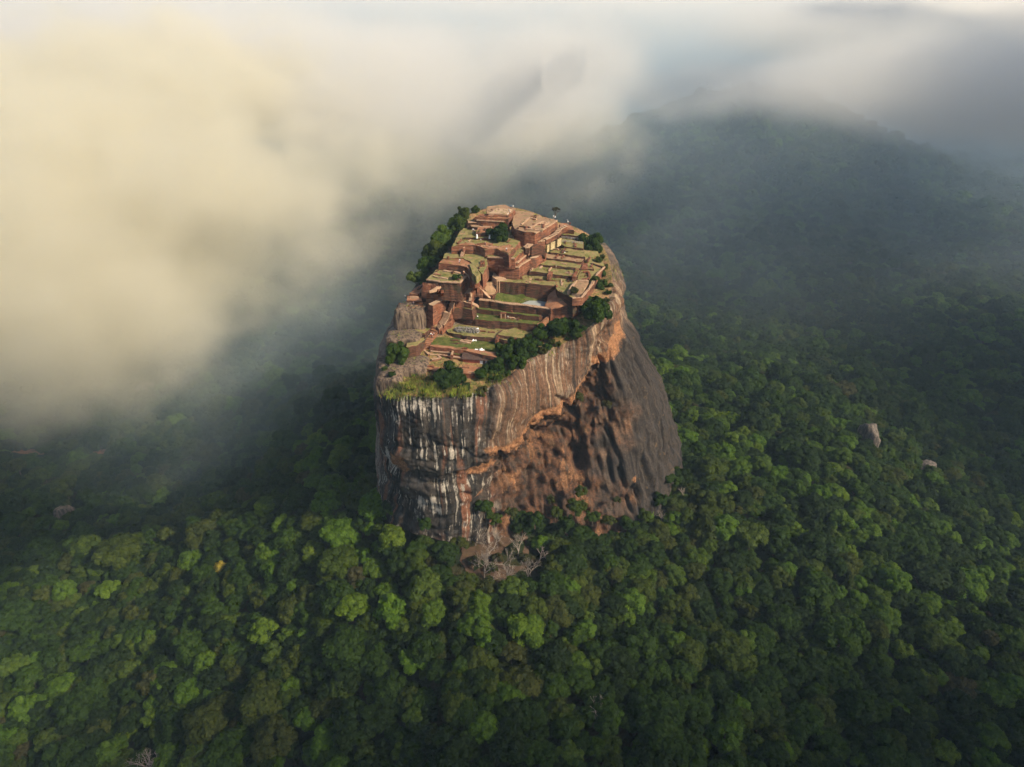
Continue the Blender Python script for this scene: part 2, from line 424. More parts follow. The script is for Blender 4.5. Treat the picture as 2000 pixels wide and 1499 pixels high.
    # orange blotches low on the left and under the overhang
    cpt = np.array(at_y(780, 905, 229)); zone['lip'] = np.maximum(lip, np.exp(-(((Vd - cpt) / np.array((6, 9, 6.5))) ** 2).sum(-1)) * 1.2)
    for px, py, y, r1, r2 in ((955, 898, 236, 4, 2.2), (1012, 872, 250, 5, 2.5), (1085, 838, 262, 5, 4), (1105, 890, 258, 3.5, 5), (1160, 700, 270, 4, 3), (1178, 668, 280, 4, 4), (1166, 862, 262, 2.5, 4), (1078, 925, 252, 6, 4), (1240, 940, 262, 2.5, 2.5), (940, 972, 232, 4, 1.6), (1150, 935, 252, 4, 5), (1010, 940, 245, 4, 5), (1125, 800, 264, 3, 6), (1230, 985, 258, 4, 2)):
        cpt = np.array(at_y(px, py, y)); zone['lip'] = np.maximum(zone['lip'], np.exp(-(((Vd - cpt) / np.array((r1, 9, r2))) ** 2).sum(-1)) * 0.95)
    cpt = np.array(at_y(940, 915, 232)); zone['lip'] = np.maximum(zone['lip'], np.exp(-(((Vd - cpt) / np.array((9, 9, 3.5))) ** 2).sum(-1)) * 1.1)
    n1 = nu * nv
    # the top, from the rim inwards
    K = 46; ctr = np.array((2.0, 300.0))
    rim = Vd[:, 0]
    caps = []
    for k in range(1, K + 1):
        s = 1 - k / K
        xy = ctr + (rim[:, :2] - ctr) * s
        w = sst(0.0, 0.25, 1 - s)
        zz = rim[:, 2] * (1 - w) + (P0 + PK * xy[:, 1] - 1.8) * w
        zz = zz + w * 8.0 * np.exp(-((xy[:, 0] - 36) / 13) ** 2 - ((xy[:, 1] - 282) / 24) ** 2)
        # blend heights of a rim that lies off the plane
        zz = zz + (0.5 * fbm(xy[:, 0] / 9, xy[:, 1] / 9, 3.3, 3)) * sst(0, .1, 1 - s)
        caps.append(np.column_stack((xy, zz)))
    cap = np.stack(caps, 1)
    v = np.concatenate((Vd.reshape(-1, 3), cap.reshape(-1, 3)))
    i = np.arange(n1).reshape(nu, nv); ip = np.roll(i, -1, 0)
    f = [np.stack((i[:, :-1], i[:, 1:], ip[:, 1:], ip[:, :-1]), -1).reshape(-1, 4)]
    ic = n1 + np.arange(nu * K).reshape(nu, K); ic = np.concatenate((i[:, :1], ic), 1); icp = np.roll(ic, -1, 0)
    f.append(np.stack((ic[:, :-1], icp[:, :-1], icp[:, 1:], ic[:, 1:]), -1).reshape(-1, 4)[:])
    f = np.concatenate(f)
    me = mesh_np('rock_monolith', v, f, None, True)
    for kname, val in zone.items():
        fill = np.zeros(nu * K)
        if kname == 'cap': fill[:] = 1
        if kname == 'sm': fill = np.repeat(sm[:, :1], K, 1).ravel()
        if kname == 'flank': fill = np.repeat(flank[:, :1], K, 1).ravel()
        if len(me.vertices) == len(v): fattr(me, kname, np.concatenate((val.ravel(), fill)))
    # material
    k = N('streaked_rock'); p = k.pos(); x, y, z = k.sep(p)
    sa = k.attr('sm')
    wv = k.ma('ADD', sa, k.ma('MULTIPLY', k.noise(p, 0.035, 2), 4.0))
    s1 = k.noise(k.comb(k.ma('MULTIPLY', wv, 0.36), k.ma('MULTIPLY', z, 0.014), 0.0), 1.0, 3, 0.55)
    s2 = k.noise(k.comb(k.ma('MULTIPLY', wv, 1.0), k.ma('MULTIPLY', z, 0.04), 3.0), 1.0, 3, 0.6)
    s3 = k.noise(k.comb(k.ma('MULTIPLY', wv, 0.17), k.ma('MULTIPLY', z, 0.012), 7.0), 1.0, 3, 0.5)
    s4 = k.noise(k.comb(k.ma('MULTIPLY', wv, 0.9), k.ma('MULTIPLY', z, 0.03), 11.0), 1.0, 5, 0.7)
    blot = k.noise(p, 0.22, 6, 0.68); fine = k.noise(p, 1.3, 5, 0.7)
    # dark front: charcoal with grey-white and brown runs
    cd = k.mix(k.mr(s1, 0.4, 0.62), (0.014, 0.0138, 0.0135), (0.058, 0.048, 0.04))
    cd = k.mix(k.mr(s3, 0.56, 0.64, 0, 0.85), cd, (0.19, 0.082, 0.045))
    bl3 = k.noise(p, 0.09, 4, 0.65); cd = k.mix(k.mr(k.ma('ADD', s2, k.ma('ADD', k.ma('MULTIPLY', blot, 0.35), k.ma('MULTIPLY', k.ma('SUBTRACT', bl3, 0.5), 0.9))), 0.73, 0.85, 0, 0.85), cd, (0.42, 0.375, 0.31)); cd = k.mix(k.mr(bl3, 0.42, 0.3, 0, 0.7), cd, (0.10, 0.095, 0.09))
    # upper band: cream, tan, rust, charcoal runs
    cb = k.ramp(k.ma('ADD', k.ma('MULTIPLY', s1, 0.6), k.ma('MULTIPLY', s4, 0.4)), [(0.34, (0.03, 0.024, 0.02)), (0.43, (0.085, 0.052, 0.034)), (0.5, (0.17, 0.088, 0.048)), (0.55, (0.075, 0.05, 0.038)), (0.60, (0.40, 0.29, 0.185)), (0.66, (0.11, 0.075, 0.052))])
    bl4 = k.noise(p, 0.11, 5, 0.65); cb = k.mix(k.mr(k.ma('ADD', s2, k.ma('MULTIPLY', k.ma('SUBTRACT', bl4, 0.5), 0.7)), 0.56, 0.68, 0, 0.7), cb, (0.36, 0.30, 0.23)); cb = k.mix(k.mr(bl4, 0.55, 0.68, 0, 0.5), cb, (0.10, 0.07, 0.05)); cb = k.mix(k.mr(s3, 0.54, 0.62, 0, 0.7), cb, k.mix(k.mr(s4, 0.4, 0.6), (0.44, 0.32, 0.2), (0.2, 0.13, 0.085))); cb = k.mix(k.mr(s3, 0.46, 0.38, 0, 0.75), cb, k.mix(k.mr(s4, 0.4, 0.6), (0.028, 0.023, 0.02), (0.11, 0.075, 0.052)))
    # recess: ochre and rust, blotchy
    co = k.ramp(blot, [(0.35, (0.02, 0.016, 0.013)), (0.45, (0.06, 0.032, 0.021)), (0.54, (0.125, 0.058, 0.03)), (0.62, (0.065, 0.046, 0.032)), (0.72, (0.26, 0.13, 0.06))])
    bl2 = k.noise(p, 0.07, 4, 0.6); co = k.mix(k.mr(bl2, 0.5, 0.62, 0, 0.7), co, k.mix(k.mr(fine, 0.35, 0.65), (0.02, 0.017, 0.015), (0.075, 0.05, 0.036))); co = k.mix(k.mr(bl2, 0.46, 0.38, 0, 0.6), co, k.mix(k.mr(fine, 0.35, 0.65), (0.14, 0.06, 0.028), (0.34, 0.18, 0.085)))
    co = k.mix(k.mr(s1, 0.52, 0.66, 0, 0.6), co, (0.075, 0.055, 0.042))
    # right slope: dark grey brown with fine runs
    cs = k.mix(k.mr(s4, 0.38, 0.62), (0.022, 0.019, 0.0175), (0.058, 0.046, 0.038))
    cs = k.mix(k.mr(k.ma('ADD', blot, k.ma('MULTIPLY', fine, 0.3)), 0.74, 0.84, 0, 0.7), cs, (0.15, 0.095, 0.045))
    # left flank: grey brown smooth
    cf = k.mix(k.mr(s4, 0.36, 0.64), (0.12, 0.095, 0.075), (0.30, 0.235, 0.18))
    cf = k.mix(k.mr(s1, 0.54, 0.64, 0, 0.7), cf, (0.07, 0.055, 0.045))
    base = k.mix(k.mr(s1, 0.35, 0.65), (0.07, 0.055, 0.045), (0.2, 0.14, 0.1))
    col = k.mix(k.attr('flank'), base, cf)
    for nm, c in (('dark', cd), ('slope', cs), ('ochre', co), ('band', cb)): col = k.mix(k.attr(nm), col, c)
    lipm = k.mr(k.ma('ADD', k.attr('lip'), k.ma('MULTIPLY', k.ma('SUBTRACT', blot, 0.5), 1.6)), 0.45, 0.8, 0, 0.92)
    col = k.mix(lipm, col, k.mix(k.mr(fine, 0.3, 0.7), (0.20, 0.075, 0.032), (0.40, 0.21, 0.10)))
    cg = k.ramp(k.ma('ADD', k.ma('MULTIPLY', blot, 0.6), k.ma('MULTIPLY', fine, 0.4)), [(0.36, (0.06, 0.085, 0.018)), (0.46, (0.15, 0.14, 0.04)), (0.54, (0.33, 0.19, 0.09)), (0.64, (0.40, 0.24, 0.13))])
    cg = k.mix(k.ma('MULTIPLY', k.attr('flank'), 0.9), cg, k.mix(k.mr(s4, 0.36, 0.64), (0.14, 0.10, 0.075), (0.33, 0.25, 0.19)))
    col = k.mix(k.mr(k.ma('ADD', k.attr('cap'), k.ma('MULTIPLY', k.ma('SUBTRACT', fine, 0.5), 0.5)), 0.35, 0.65), col, cg)
    gr = k.noise(p, 0.85, 9, 0.78); col = k.mix(1.0, col, k.ramp(gr, [(0.32, (0.42, 0.40, 0.38)), (0.5, (0.95, 0.95, 0.95)), (0.68, (1.5, 1.45, 1.4))]), 'MULTIPLY')
    h = k.ma('ADD', k.ma('MULTIPLY', gr, 0.9), k.ma('ADD', k.ma('MULTIPLY', s2, 0.5), blot))
    me.materials.append(k.done(k.bsdf(col, 0.9, k.bump(h, 0.9, 0.8), 0.2)))
    o = obj('rock_monolith', me)
    tag(o, 'huge sheer sided rock with dark, cream and orange streaked cliffs rising from the forest', 'rock')
    ROCK['rim'] = rim
make_rock()

def boulder(label, px, py, w, h, seed, face=0.0, flat=0.35):
    """a half-buried boulder among the trees; px,py is its middle in the view, w and h its width and height in metres"""
    zz = 30.0
    for _ in range(6):
        x, y, _z = at_z(px, py, zz); zz = float(ground_z(x, y)) + h * 0.55
    bm = bmesh.new(); bmesh.ops.create_icosphere(bm, subdivisions=5, radius=1.0)
    v = np.array([q.co for q in bm.verts])
    # cleave by planes for flat faces
    r = np.random.default_rng(seed)
    for n, dd in [((math.cos(face), math.sin(face), 0.15), flat)] + [(tuple(r.normal(size=3)), 0.62 + 0.25 * r.random()) for _ in range(7)]:
        n = np.array(n) / np.linalg.norm(n); s = v @ n; v = v - np.outer(np.maximum(0, s - dd), n) * 0.92
    v *= (1 + 0.10 * fbm(v[:, 0] * 2 + seed, v[:, 1] * 2, v[:, 2] * 2, 4))[:, None]
    v = v / np.abs(v).max(0) * np.array((w / 2, w / 2 * 0.9, h / 2 * 1.5))
    for q, c in zip(bm.verts, v): q.co = c
    o = bm_obj('boulder', bm, M['boulder'], None, (x, y, zz - h * 0.43), True)
    return tag(o, label, 'boulder')
def mat_boulder():
    k = N('boulder_granite'); p = k.pos(); x, y, z = k.sep(p)
    s = k.noise(k.mul(p, (0.7, 0.7, 0.09)), 1.0, 5, 0.65); b = k.noise(p, 0.5, 6, 0.65)
    c = k.mix(k.mr(s, 0.36, 0.62), (0.05, 0.042, 0.036), (0.17, 0.135, 0.105)); c = k.mix(k.mr(b, 0.55, 0.7, 0, .7), c, (0.06, 0.05, 0.042))
    return k.done(k.bsdf(c, 0.9, k.bump(b, 0.8, 0.6), 0.2))
M['boulder'] = mat_boulder()
boulder('tall split boulder with a pale flat face standing among trees on the right', 1703, 848, 22, 27, 3, -0.25, 0.42)
boulder('low rounded boulder just above the canopy below the tall split boulder', 1812, 912, 17, 11, 5, -0.5, 0.6)
boulder('grey boulder with pale patches at the edge of the mist on the left', 287, 757, 22, 17, 8, -1.2, 0.5)
boulder('pale slab boulder among trees at the far left below the mist', 126, 996, 15, 15, 12, -0.9, 0.45)

# ------------------------------------------------------------------ the ruins on the summit
def densify(pts, step, closed=True):
    out = []; n = len(pts)
    for i in range(n if closed else n - 1):
        a, b = np.array(pts[i]), np.array(pts[(i + 1) % n])
        k = max(1, int(np.linalg.norm(b - a) / step))
        for j in range(k): out.append(a + (b - a) * j / k)
    if not closed: out.append(np.array(pts[-1]))
    return np.array(out)
def inside_poly(p, poly):
    r_ = False; j = len(poly) - 1
    for i in range(len(poly)):
        if (poly[i][1] > p[1]) != (poly[j][1] > p[1]) and p[0] < (poly[j][0] - poly[i][0]) * (p[1] - poly[i][1]) / (poly[j][1] - poly[i][1] + 1e-9) + poly[i][0]: r_ = not r_
        j = i
    return r_
def terrace(label, px_pts, z, depth=6.0, wall='brick', top='grass', cat='terrace', cope=None, rough=0.22, part=None, name='terrace'):
    """a terrace: px_pts is the outline of its flat top at height z; > retaining_wall, its floor, a coping"""
    zl = list(z) if isinstance(z, (list, tuple)) else [z] * len(px_pts)
    w = [at_z(a, b, q) for (a, b), q in zip(px_pts, zl)]; z = float(np.mean(zl))
    area = sum(w[i][0] * w[(i + 1) % len(w)][1] - w[(i + 1) % len(w)][0] * w[i][1] for i in range(len(w)))
    if area < 0: w = w[::-1]
    d3 = densify(w, 1.3); d, dz_ = d3[:, :2], d3[:, 2]; n = len(d); seed = rng.random() * 50
    c = d.mean(0)
    jit = np.column_stack((vn(d[:, 0] * 1.1 + seed, d[:, 1] * 1.1), vn(d[:, 0] * 1.1, d[:, 1] * 1.1 + seed)))
    d = d + jit * rough
    zz = dz_ + rough * 0.9 * fbm(d[:, 0] / 2.2 + seed, d[:, 1] / 2.2, 0, 2)
    root = empty(name, (c[0], c[1], z), label, cat)
    rel = lambda x, y, q: (x - c[0], y - c[1], q - z)
    bat = 0.12
    bm = bmesh.new()
    lv = [0, 0.18, 0.45, 1.0]
    rings = []
    for t in lv:
        ring = []
        for i in range(n):
            o_ = (d[i] - c); o_ = o_ / (np.linalg.norm(o_) + 1e-6)
            bulge = rough * 0.7 * float(vn(d[i, 0] + seed, d[i, 1], t * 9)) * (1 if t else 0)
            q = d[i] + o_ * (bat * depth * t + bulge)
            ring.append(bm.verts.new(rel(q[0], q[1], zz[i] - depth * t)))
        rings.append(ring)
    for a, b in zip(rings, rings[1:]):
        for i in range(n):
            j = (i + 1) % n
            bm.faces.new((a[i], b[i], b[j], a[j]))
    # rim of the wall turns over on to the floor
    bm_obj('retaining_wall', bm, M[wall], root)
    bm = bmesh.new()
    lo_, hi_ = d.min(0), d.max(0); gx, gy = np.meshgrid(np.arange(lo_[0] + 0.8, hi_[0], 1.9), np.arange(lo_[1] + 0.8, hi_[1], 1.9))
    gp = np.column_stack((gx.ravel(), gy.ravel())); gp = gp + nrg.normal(size=gp.shape) * 0.3
    dist = np.hypot(gp[:, None, 0] - d[None, :, 0], gp[:, None, 1] - d[None, :, 1]) if len(gp) else np.zeros((0, n))
    gp = gp[dist.min(1) > 0.7] if len(gp) else gp
    cv, _e, cf, *_r = geometry.delaunay_2d_cdt([Vector(q) for q in d] + [Vector(q) for q in gp], [], [list(range(n))], 1, 1e-4)
    vs = []
    for q in cv:
        q = np.array(q); dd = np.hypot(d[:, 0] - q[0], d[:, 1] - q[1]); w_ = 1 / (dd ** 2 + 1e-4); edge = dd.min() < 0.02
        zq = zz[dd.argmin()] if edge else float((w_ * zz).sum() / w_.sum()) + 0.22 * float(vn(q[0] / 2.5 + seed, q[1] / 2.5))
        vs.append(bm.verts.new(rel(q[0], q[1], zq + 0.004)))
    for tr in cf: bm.faces.new([vs[i] for i in tr])
    bm_obj(part or {'grass': 'lawn', 'lush': 'lawn', 'earth': 'earth_floor', 'sand': 'earth_floor', 'pave': 'paving'}.get(top, 'floor'), bm, M[top], root)
    if area and cat == 'terrace' and top in ('grass', 'sand', 'earth', 'lush') and abs(area) > 40:
        ii = rng.randrange(n); e0 = w[1][:2] if 0 else None
        L_ = [(np.linalg.norm(np.array(w[(q + 1) % len(w)][:2]) - np.array(w[q][:2])), q) for q in range(len(w))]; q = max(L_)[1]
        ax = np.array(w[(q + 1) % len(w)][:2]) - np.array(w[q][:2]); ax /= np.linalg.norm(ax); ay = np.array((-ax[1], ax[0]))
        for _ in range(min(10, 2 + int(abs(area) / 75))):
            pt = d[rng.randrange(n)] * 0.5 + d[rng.randrange(n)] * 0.5; di = ax if rng.random() < 0.65 else ay; ln = rng.uniform(2.0, 6.5)
            ok = [dd for dd in np.linspace(-ln / 2, ln / 2, 8) if geometry.intersect_point_tri_2d is not None and inside_poly(pt + di * dd, d) and np.hypot(*(d - pt - di * dd).T).min() > 0.6]
            if len(ok) < 5: continue
            A_, B_ = pt + di * ok[0], pt + di * ok[-1]; hz = 0.35 + 0.5 * rng.random()
            zloc = float(zz[np.hypot(*(d - pt).T).argmin()]) if len(set(zl)) > 1 else z
            bm_obj('foundation_wall', strip_bm([rel(A_[0], A_[1], zloc + hz), rel(B_[0], B_[1], zloc + hz)], 0.55 + 0.4 * rng.random(), hz + 0.4, 0.12, 0.8, 0.35), M[rng.choice(('brick', 'dark', 'cope', 'brick'))], root)
    if cope:
        add_strip('coping', [px_pts[i] for i in cope], z + 0.14, 0.75, 0.5, 'cope', root, c, z)
    return root
def strip_bm(pts3, width, height, rough=0.1, step=1.1, ruin=0.0):
    """a wall of a given width along a 3-D line (its top)"""
    p = densify([tuple(q) for q in pts3], step, False); n = len(p); seed = rng.random() * 40
    bm = bmesh.new(); rows = []
    for i in range(n):
        t = p[min(i + 1, n - 1)] - p[max(i - 1, 0)]; t = t[:2] / (np.linalg.norm(t[:2]) + 1e-6); nn = np.array((-t[1], t[0]))
        ww = width / 2 * (1 + 0.25 * float(vn(i * 0.7 + seed, 3.0))) 
        up = rough * float(vn(i * 0.9 + seed, 1.0)) - ruin * max(0, float(vn(i * 0.35 + seed, 7.0)))
        off = rough * float(vn(i * 0.6 + seed, 5.0))
        L, Rr = p[i, :2] + nn * (ww + off), p[i, :2] - nn * (ww - off)
        z = p[i, 2] + up; zb = p[i, 2] - height
        rows.append([bm.verts.new((*L, zb)), bm.verts.new((*L, z)), bm.verts.new((*Rr, z)), bm.verts.new((*Rr, zb))])
    for a, b in zip(rows, rows[1:]):
        for k in range(4): bm.faces.new((a[k], a[(k + 1) % 4], b[(k + 1) % 4], b[k]))
    bm.faces.new(rows[0]); bm.faces.new(rows[-1][::-1])
    return bm
def add_strip(name, px_pts, z, width, height, mat, root, c, z0):
    pts = [(at_z(a, b, z)[0] - c[0], at_z(a, b, z)[1] - c[1], z - z0) for a, b in px_pts]
    return bm_obj(name, strip_bm(pts, width, height), M[mat], root)
def wall(label, px_pts, z, width=0.8, height=2.0, mat='brick', ruin=0.3, cat='wall', name='brick_wall', topmat=None):
    """a free standing wall whose top runs along px_pts; z one height or one per point"""
    zs = z if isinstance(z, (list, tuple)) else [z] * len(px_pts)
    pts = [at_z(a, b, q) for (a, b), q in zip(px_pts, zs)]
    c = np.mean(pts, 0)
    rel = [tuple(np.array(q) - c) for q in pts]
    o = bm_obj(name, strip_bm(rel, width, height, 0.1, 1.0, ruin), M[mat], None, c)
    tag(o, label, cat)
    if topmat:
        bm_obj('coping', strip_bm([(a, b, q + 0.12) for a, b, q in rel], width * 1.1, 0.35, 0.05, 1.2), M[topmat], o)
    return o
def stairs(label, px_pts, zs, width, mat='pave', rise=0.3, side='brick', cat='stairs', name='staircase', wall_h=2.5):
    """a flight of steps (or a ramp) along a line from its top to its foot, on a brick bed"""
    pts = [np.array(at_z(a, b, q)) for (a, b), q in zip(px_pts, zs)]
    c = np.mean(pts, 0); root = empty(name, c, label, cat)
    bm = bmesh.new(); bb = bmesh.new()
    for a, b in zip(pts, pts[1:]):
        h = abs(b[2] - a[2]); L = np.linalg.norm(b[:2] - a[:2]); n = max(1, int(h / rise), int(L / 2.5))
        t = (b - a)[:2] / (L + 1e-6); nn = np.array((-t[1], t[0]))
        for i in range(n):
            p, q = a + (b - a) * i / n, a + (b - a) * (i + 1) / n
            zz = max(p[2], q[2]) if h > 0.5 else p[2]
            e = 0.06 * L / n
            for m_, wd, z1, z0 in ((bm, width, zz, zz - 0.28), (bb, width * 0.96, zz - 0.284, zz - wall_h)):
                w2 = wd / 2
                P4 = [p[:2] - t * e + nn * w2, q[:2] + t * e + nn * w2, q[:2] + t * e - nn * w2, p[:2] - t * e - nn * w2]
                lo = [m_.verts.new((*(k - c[:2]), z0 - c[2] - 0.002 * i)) for k in P4]; hi = [m_.verts.new((*(k - c[:2]), z1 - c[2] - 0.002 * i)) for k in P4]
                m_.faces.new(hi); m_.faces.new(lo[::-1])
                for k in range(4): m_.faces.new((lo[k], lo[(k + 1) % 4], hi[(k + 1) % 4], hi[k]))
    bm_obj('steps', bm, M[mat], root); bm_obj('brick_bed', bb, M[side], root)
    return root

# --- heights, each measured from the foot of the wall below it
zg4 = zp(900, 681) + 0.6
zg3 = zt(950, 667.5, 659.5, zg4)
zg2 = zt(950, 640, 626, zg3)
zg1 = zt(983, 618.5, 610, zg2)
zdam = zt(1000, 605.5, 591, zg1)
zwat = zdam - 1.7
zled = zt(1040, 586.5, 574.5, zwat)
zr7 = zt(1030, 571, 552, zled)
zr6 = zt(1080, 542, 535.5, zr7)
zr5 = zt(1095, 525, 520.5, zr6)
zr4 = zt(1100, 511, 507, zr5)
zr3 = zt(1110, 501, 497, zr4)
zr2 = zt(1120, 486.5, 483, zr3)
zr1 = zt(1112, 466, 459, zr2)
zk1 = zt(1013, 546, 521.5, zr7)
zk2 = zk1 + 1.9; zk3 = zk2 + 2.2
zm = zt(968, 501, 489, zk3 - 0.3)
zrp = zm + 4.6
zl3 = zm - 3.6
zl2 = zl3 - 0.4
zl1 = zl2 - 3.2; zft = zl1 - 6.2
DBG = dict(zg4=zg4, zg3=zg3, zg2=zg2, zg1=zg1, zdam=zdam, zwat=zwat, zled=zled, zr7=zr7, zr6=zr6, zr5=zr5, zr4=zr4, zr3=zr3, zr2=zr2, zr1=zr1, zk1=zk1, zm=zm, zrp=zrp, zl1=zl1)
print('HEIGHTS', {k_: round(float(v_), 1) for k_, v_ in DBG.items()}, 'plane 681/600/550/455', [round(zp(1000, q), 1) for q in (681, 600, 550, 455)])

# --- right hand lawns, back to front
terrace('highest grass terrace beside the red brick stub at the back right of the summit', [(1092, 448), (1108, 446), (1138, 459), (1130, 462), (1096, 458)], zr1, 5, 'dark', 'grass')
terrace('pale floored terrace behind metal railings below the highest right lawn', [(1092, 463), (1140, 468), (1139, 486), (1102, 481.5), (1090, 474)], zr2, 5, 'dark', 'grass')
terrace('square lawn in front of the ochre plastered wall panels', [(1078, 484), (1140, 488), (1142, 502.5), (1074, 493)], zr3, 5, 'dark', 'grass')
terrace('narrow reddish strip terrace below the square lawn', [(1062, 495), (1143, 503), (1136, 512), (1062, 503.5)], zr4, 5, 'dark', 'sand')
terrace('dry grass terrace below the narrow reddish strip', [(1058, 506), (1136, 514), (1133, 524.5), (1056, 517)], zr5, 5, 'dark', 'grass')
terrace('long lawn above the dark wall beside the tall palace block', [(1040, 517), (1134, 527), (1125, 541.5), (1034, 529.5)], zr6, 5, 'dark', 'grass')
terrace('broad lawn on top of the pond rear wall', [(966, 546), (1015, 538), (1130, 543), (1150, 566), (1118, 582), (1090, 569), (1084, 558.5), (1020, 553), (972, 550)], zr7, 9, 'dark', 'grass')
terrace('right outer lawn with a red brick path beside the cliff edge', [(1139, 488), (1168, 492), (1181, 521), (1166, 535), (1149, 566), (1128, 545), (1134, 522), (1142, 504)], [zr3 - 0.6, zr3 - 1, zr7 + 1, zr7 + 0.8, zr7 + 0.4, zr7 + 0.6, zr7 + 1, zr4 - 0.6], 7, 'brick', 'grass', cope=[2, 3, 4])
wall('dark low wall across the outer lawn near the cliff edge', [(1152, 514), (1166, 517), (1180, 521)], zr7 + 2.0, 0.8, 1.8, 'dark', 0.3)
wall('red brick path wall running between the square lawns and the outer lawn', [(1148, 503), (1144, 513), (1142, 524)], zr7 + 2.2, 2.4, 2.2, 'brick', 0.4)
wall('short brick cross wall at the end of the long lawn', [(1131, 512), (1129, 522), (1124, 532), (1121, 541)], zr6 + 1.0, 1.6, 2.5, 'brick', 0.5)
wall('brick divider between the two halves of the dry grass terraces', [(1104, 484), (1098, 493)], zr3 + 0.7, 1.0, 1.8, 'brick', 0.4)
wall('brick divider across the long lawn with a broken red end', [(1077, 530), (1071, 541)], zr6 + 0.5, 1.6, 2.6, 'brick', 0.5)
wall('curved red wall round the small round lawn on the outer terrace', [(1139, 530), (1149, 530), (1152, 538), (1147, 544), (1137, 545)], zr7 + 1.9, 0.9, 1.6, 'brick', 0.4)
terrace('sunken pit with a dark hole and pale rim path behind the pond bank', [(1128, 549), (1149, 552), (1137, 575), (1117, 572)], zr7 + 1.35, 5, 'cope', 'sand', cat='pit', part='earth_floor')
wall('pale rim wall round the left of the sunken pit', [(1150, 548), (1127, 547), (1116, 560), (1110, 570)], zr7 + 1.9, 1.0, 1.4, 'cope', 0.2)
wall('orange retaining wall turning the corner below the sunken pit', [(1167, 534), (1158, 553), (1148, 567), (1136, 581), (1118, 582)], zr7 + 1.7, 0.9, 3.5, 'brick', 0.2, topmat='cope')
for i, (a, b, q) in enumerate((((1068, 479.5), (1072.5, 477), 'left, smallest'), ((1075.5, 474.5), (1086, 470.5), 'middle, largest'), ((1088, 469), (1095.5, 465), 'right'))):
    wall('%s ochre plastered wall panel beside the railed terrace' % q, [a, b], zr2 + 3.4 + 0.8 * i, 0.5, 3.6, 'plaster', 0.1)
terrace('red brick stub mound at the far right back corner of the summit', [(1092, 438), (1105, 436), (1119, 443), (1121, 450), (1100, 448), (1094, 444)], zr1 + 2.3, 5, 'brick', 'earth', cat='mound')

# --- the palace block
terrace('lowest tall brick tier of the palace block with a pale coping', [(955, 511), (968, 512), (974.5, 519), (1013, 521.5), (1018, 516), (1046, 500), (1046, 494), (1030, 488), (960, 494)], zk1, 9.5, 'brick', 'sand', cope=[0, 1, 2, 3, 4, 5])
terrace('second brick tier of the palace block under the pale ledge', [(952, 508.5), (1011, 512), (1028, 497), (1024, 488), (958, 492)], zk2, 5, 'brick', 'sand', cope=[0, 1, 2])
terrace('third brick tier of the palace block with a grassy corner', [(951, 501), (1005, 504.5), (1027, 486), (1020, 480), (955, 490)], zk3, 5, 'brick', 'grass', cope=[0, 1])
terrace('broad middle palace terrace of grass and red earth around the single tree', [(883, 482), (905, 481), (931, 481), (948, 488), (968, 488), (985, 494), (994, 498), (1024, 461), (1022, 455), (1004, 452), (990, 444), (905, 446), (896, 456)], zm, 6, 'brick', 'grass', part='lawn')
terrace('bare red earth apron along the front of the middle palace terrace', [(890, 479), (910, 475), (935, 477), (950, 474), (975, 481), (996, 478), (1004, 484), (993, 495), (985, 492), (968, 486.5), (948, 486), (931, 480)], zm + 0.35, 1.5, 'brick', 'earth', part='earth_floor')
terrace('large upper right platform with faint foundation lines', [(1006, 411), (1035, 414.5), (1060, 424.5), (1088, 430.5), (1057, 450), (1045, 455), (1025, 453), (1006, 448), (1000, 436)], zrp, 8, 'brick', 'sand', cope=[3, 4, 5])
for i, (pp, lb) in enumerate((([(1018, 437), (1035, 424), (1048, 428)], 'pale foundation wall forming a corner on the upper right platform'), ([(1035, 444), (1062, 431)], 'long diagonal foundation wall on the upper right platform'), ([(1060, 437), (1068, 432), (1072, 434), (1064, 439), (1060, 437)], 'small square foundation on the upper right platform'), ([(1015, 441), (1033, 443)], 'dark step line at the front left of the upper right platform'), ([(1028, 447), (1060, 450)], 'low front foundation wall of the upper right platform'))):
    wall(lb, pp, zrp + 0.55, 0.9, 1.0, 'cope' if i != 3 else 'dark', 0.2)
# summit tiers
zs = [zm + 1.2, zm + 3.0]
za = zt(970, 446, 419, zm)
terrace('topmost summit platform with a raised clay floor', [(951, 404), (985, 400), (1006, 409), (1000, 416), (992, 421.5), (951, 418)], za, 6, 'brick', 'sand')
terrace('raised rectangular clay floor on the topmost platform', [(968, 407), (1000, 409.5), (990, 418.6), (955, 416.8)], za + 0.45, 1.5, 'cope', 'pave', part='paving')
terrace('first step terrace below the topmost platform', [(935, 419), (952, 417), (992, 420), (992, 427.5), (928, 424.5)], za - 1.1, 6, 'brick', 'earth')
terrace('second step terrace below the topmost platform with pale edge', [(925, 425), (992, 426), (985, 432), (931, 429.5)], za - 2.4, 6, 'brick', 'sand', cope=[2, 3])
terrace('third step terrace below the topmost platform with dark front', [(912, 428), (970, 428), (960, 436), (945, 433.4), (914, 434)], za - 3.6, 6, 'dark', 'sand', cope=[3, 4])
terrace('fourth step terrace with a pale ledge above the orange court', [(912, 436), (962, 438), (961, 444.4), (921, 441.5)], za - 5.0, 6, 'dark', 'sand', cope=[2, 3])
zct = zt(945, 463, 456.5, zm + 0.9)
terrace('small orange court behind two white stones left of the single tree', [(934, 444), (961, 445), (959, 456.5), (929, 456)], zct, 5, 'dark', 'earth')
terrace('dark walled grass step below the small orange court', [(912, 459), (985, 461), (981, 466), (907, 464.5)], zm + 1.0, 3, 'dark', 'grass')
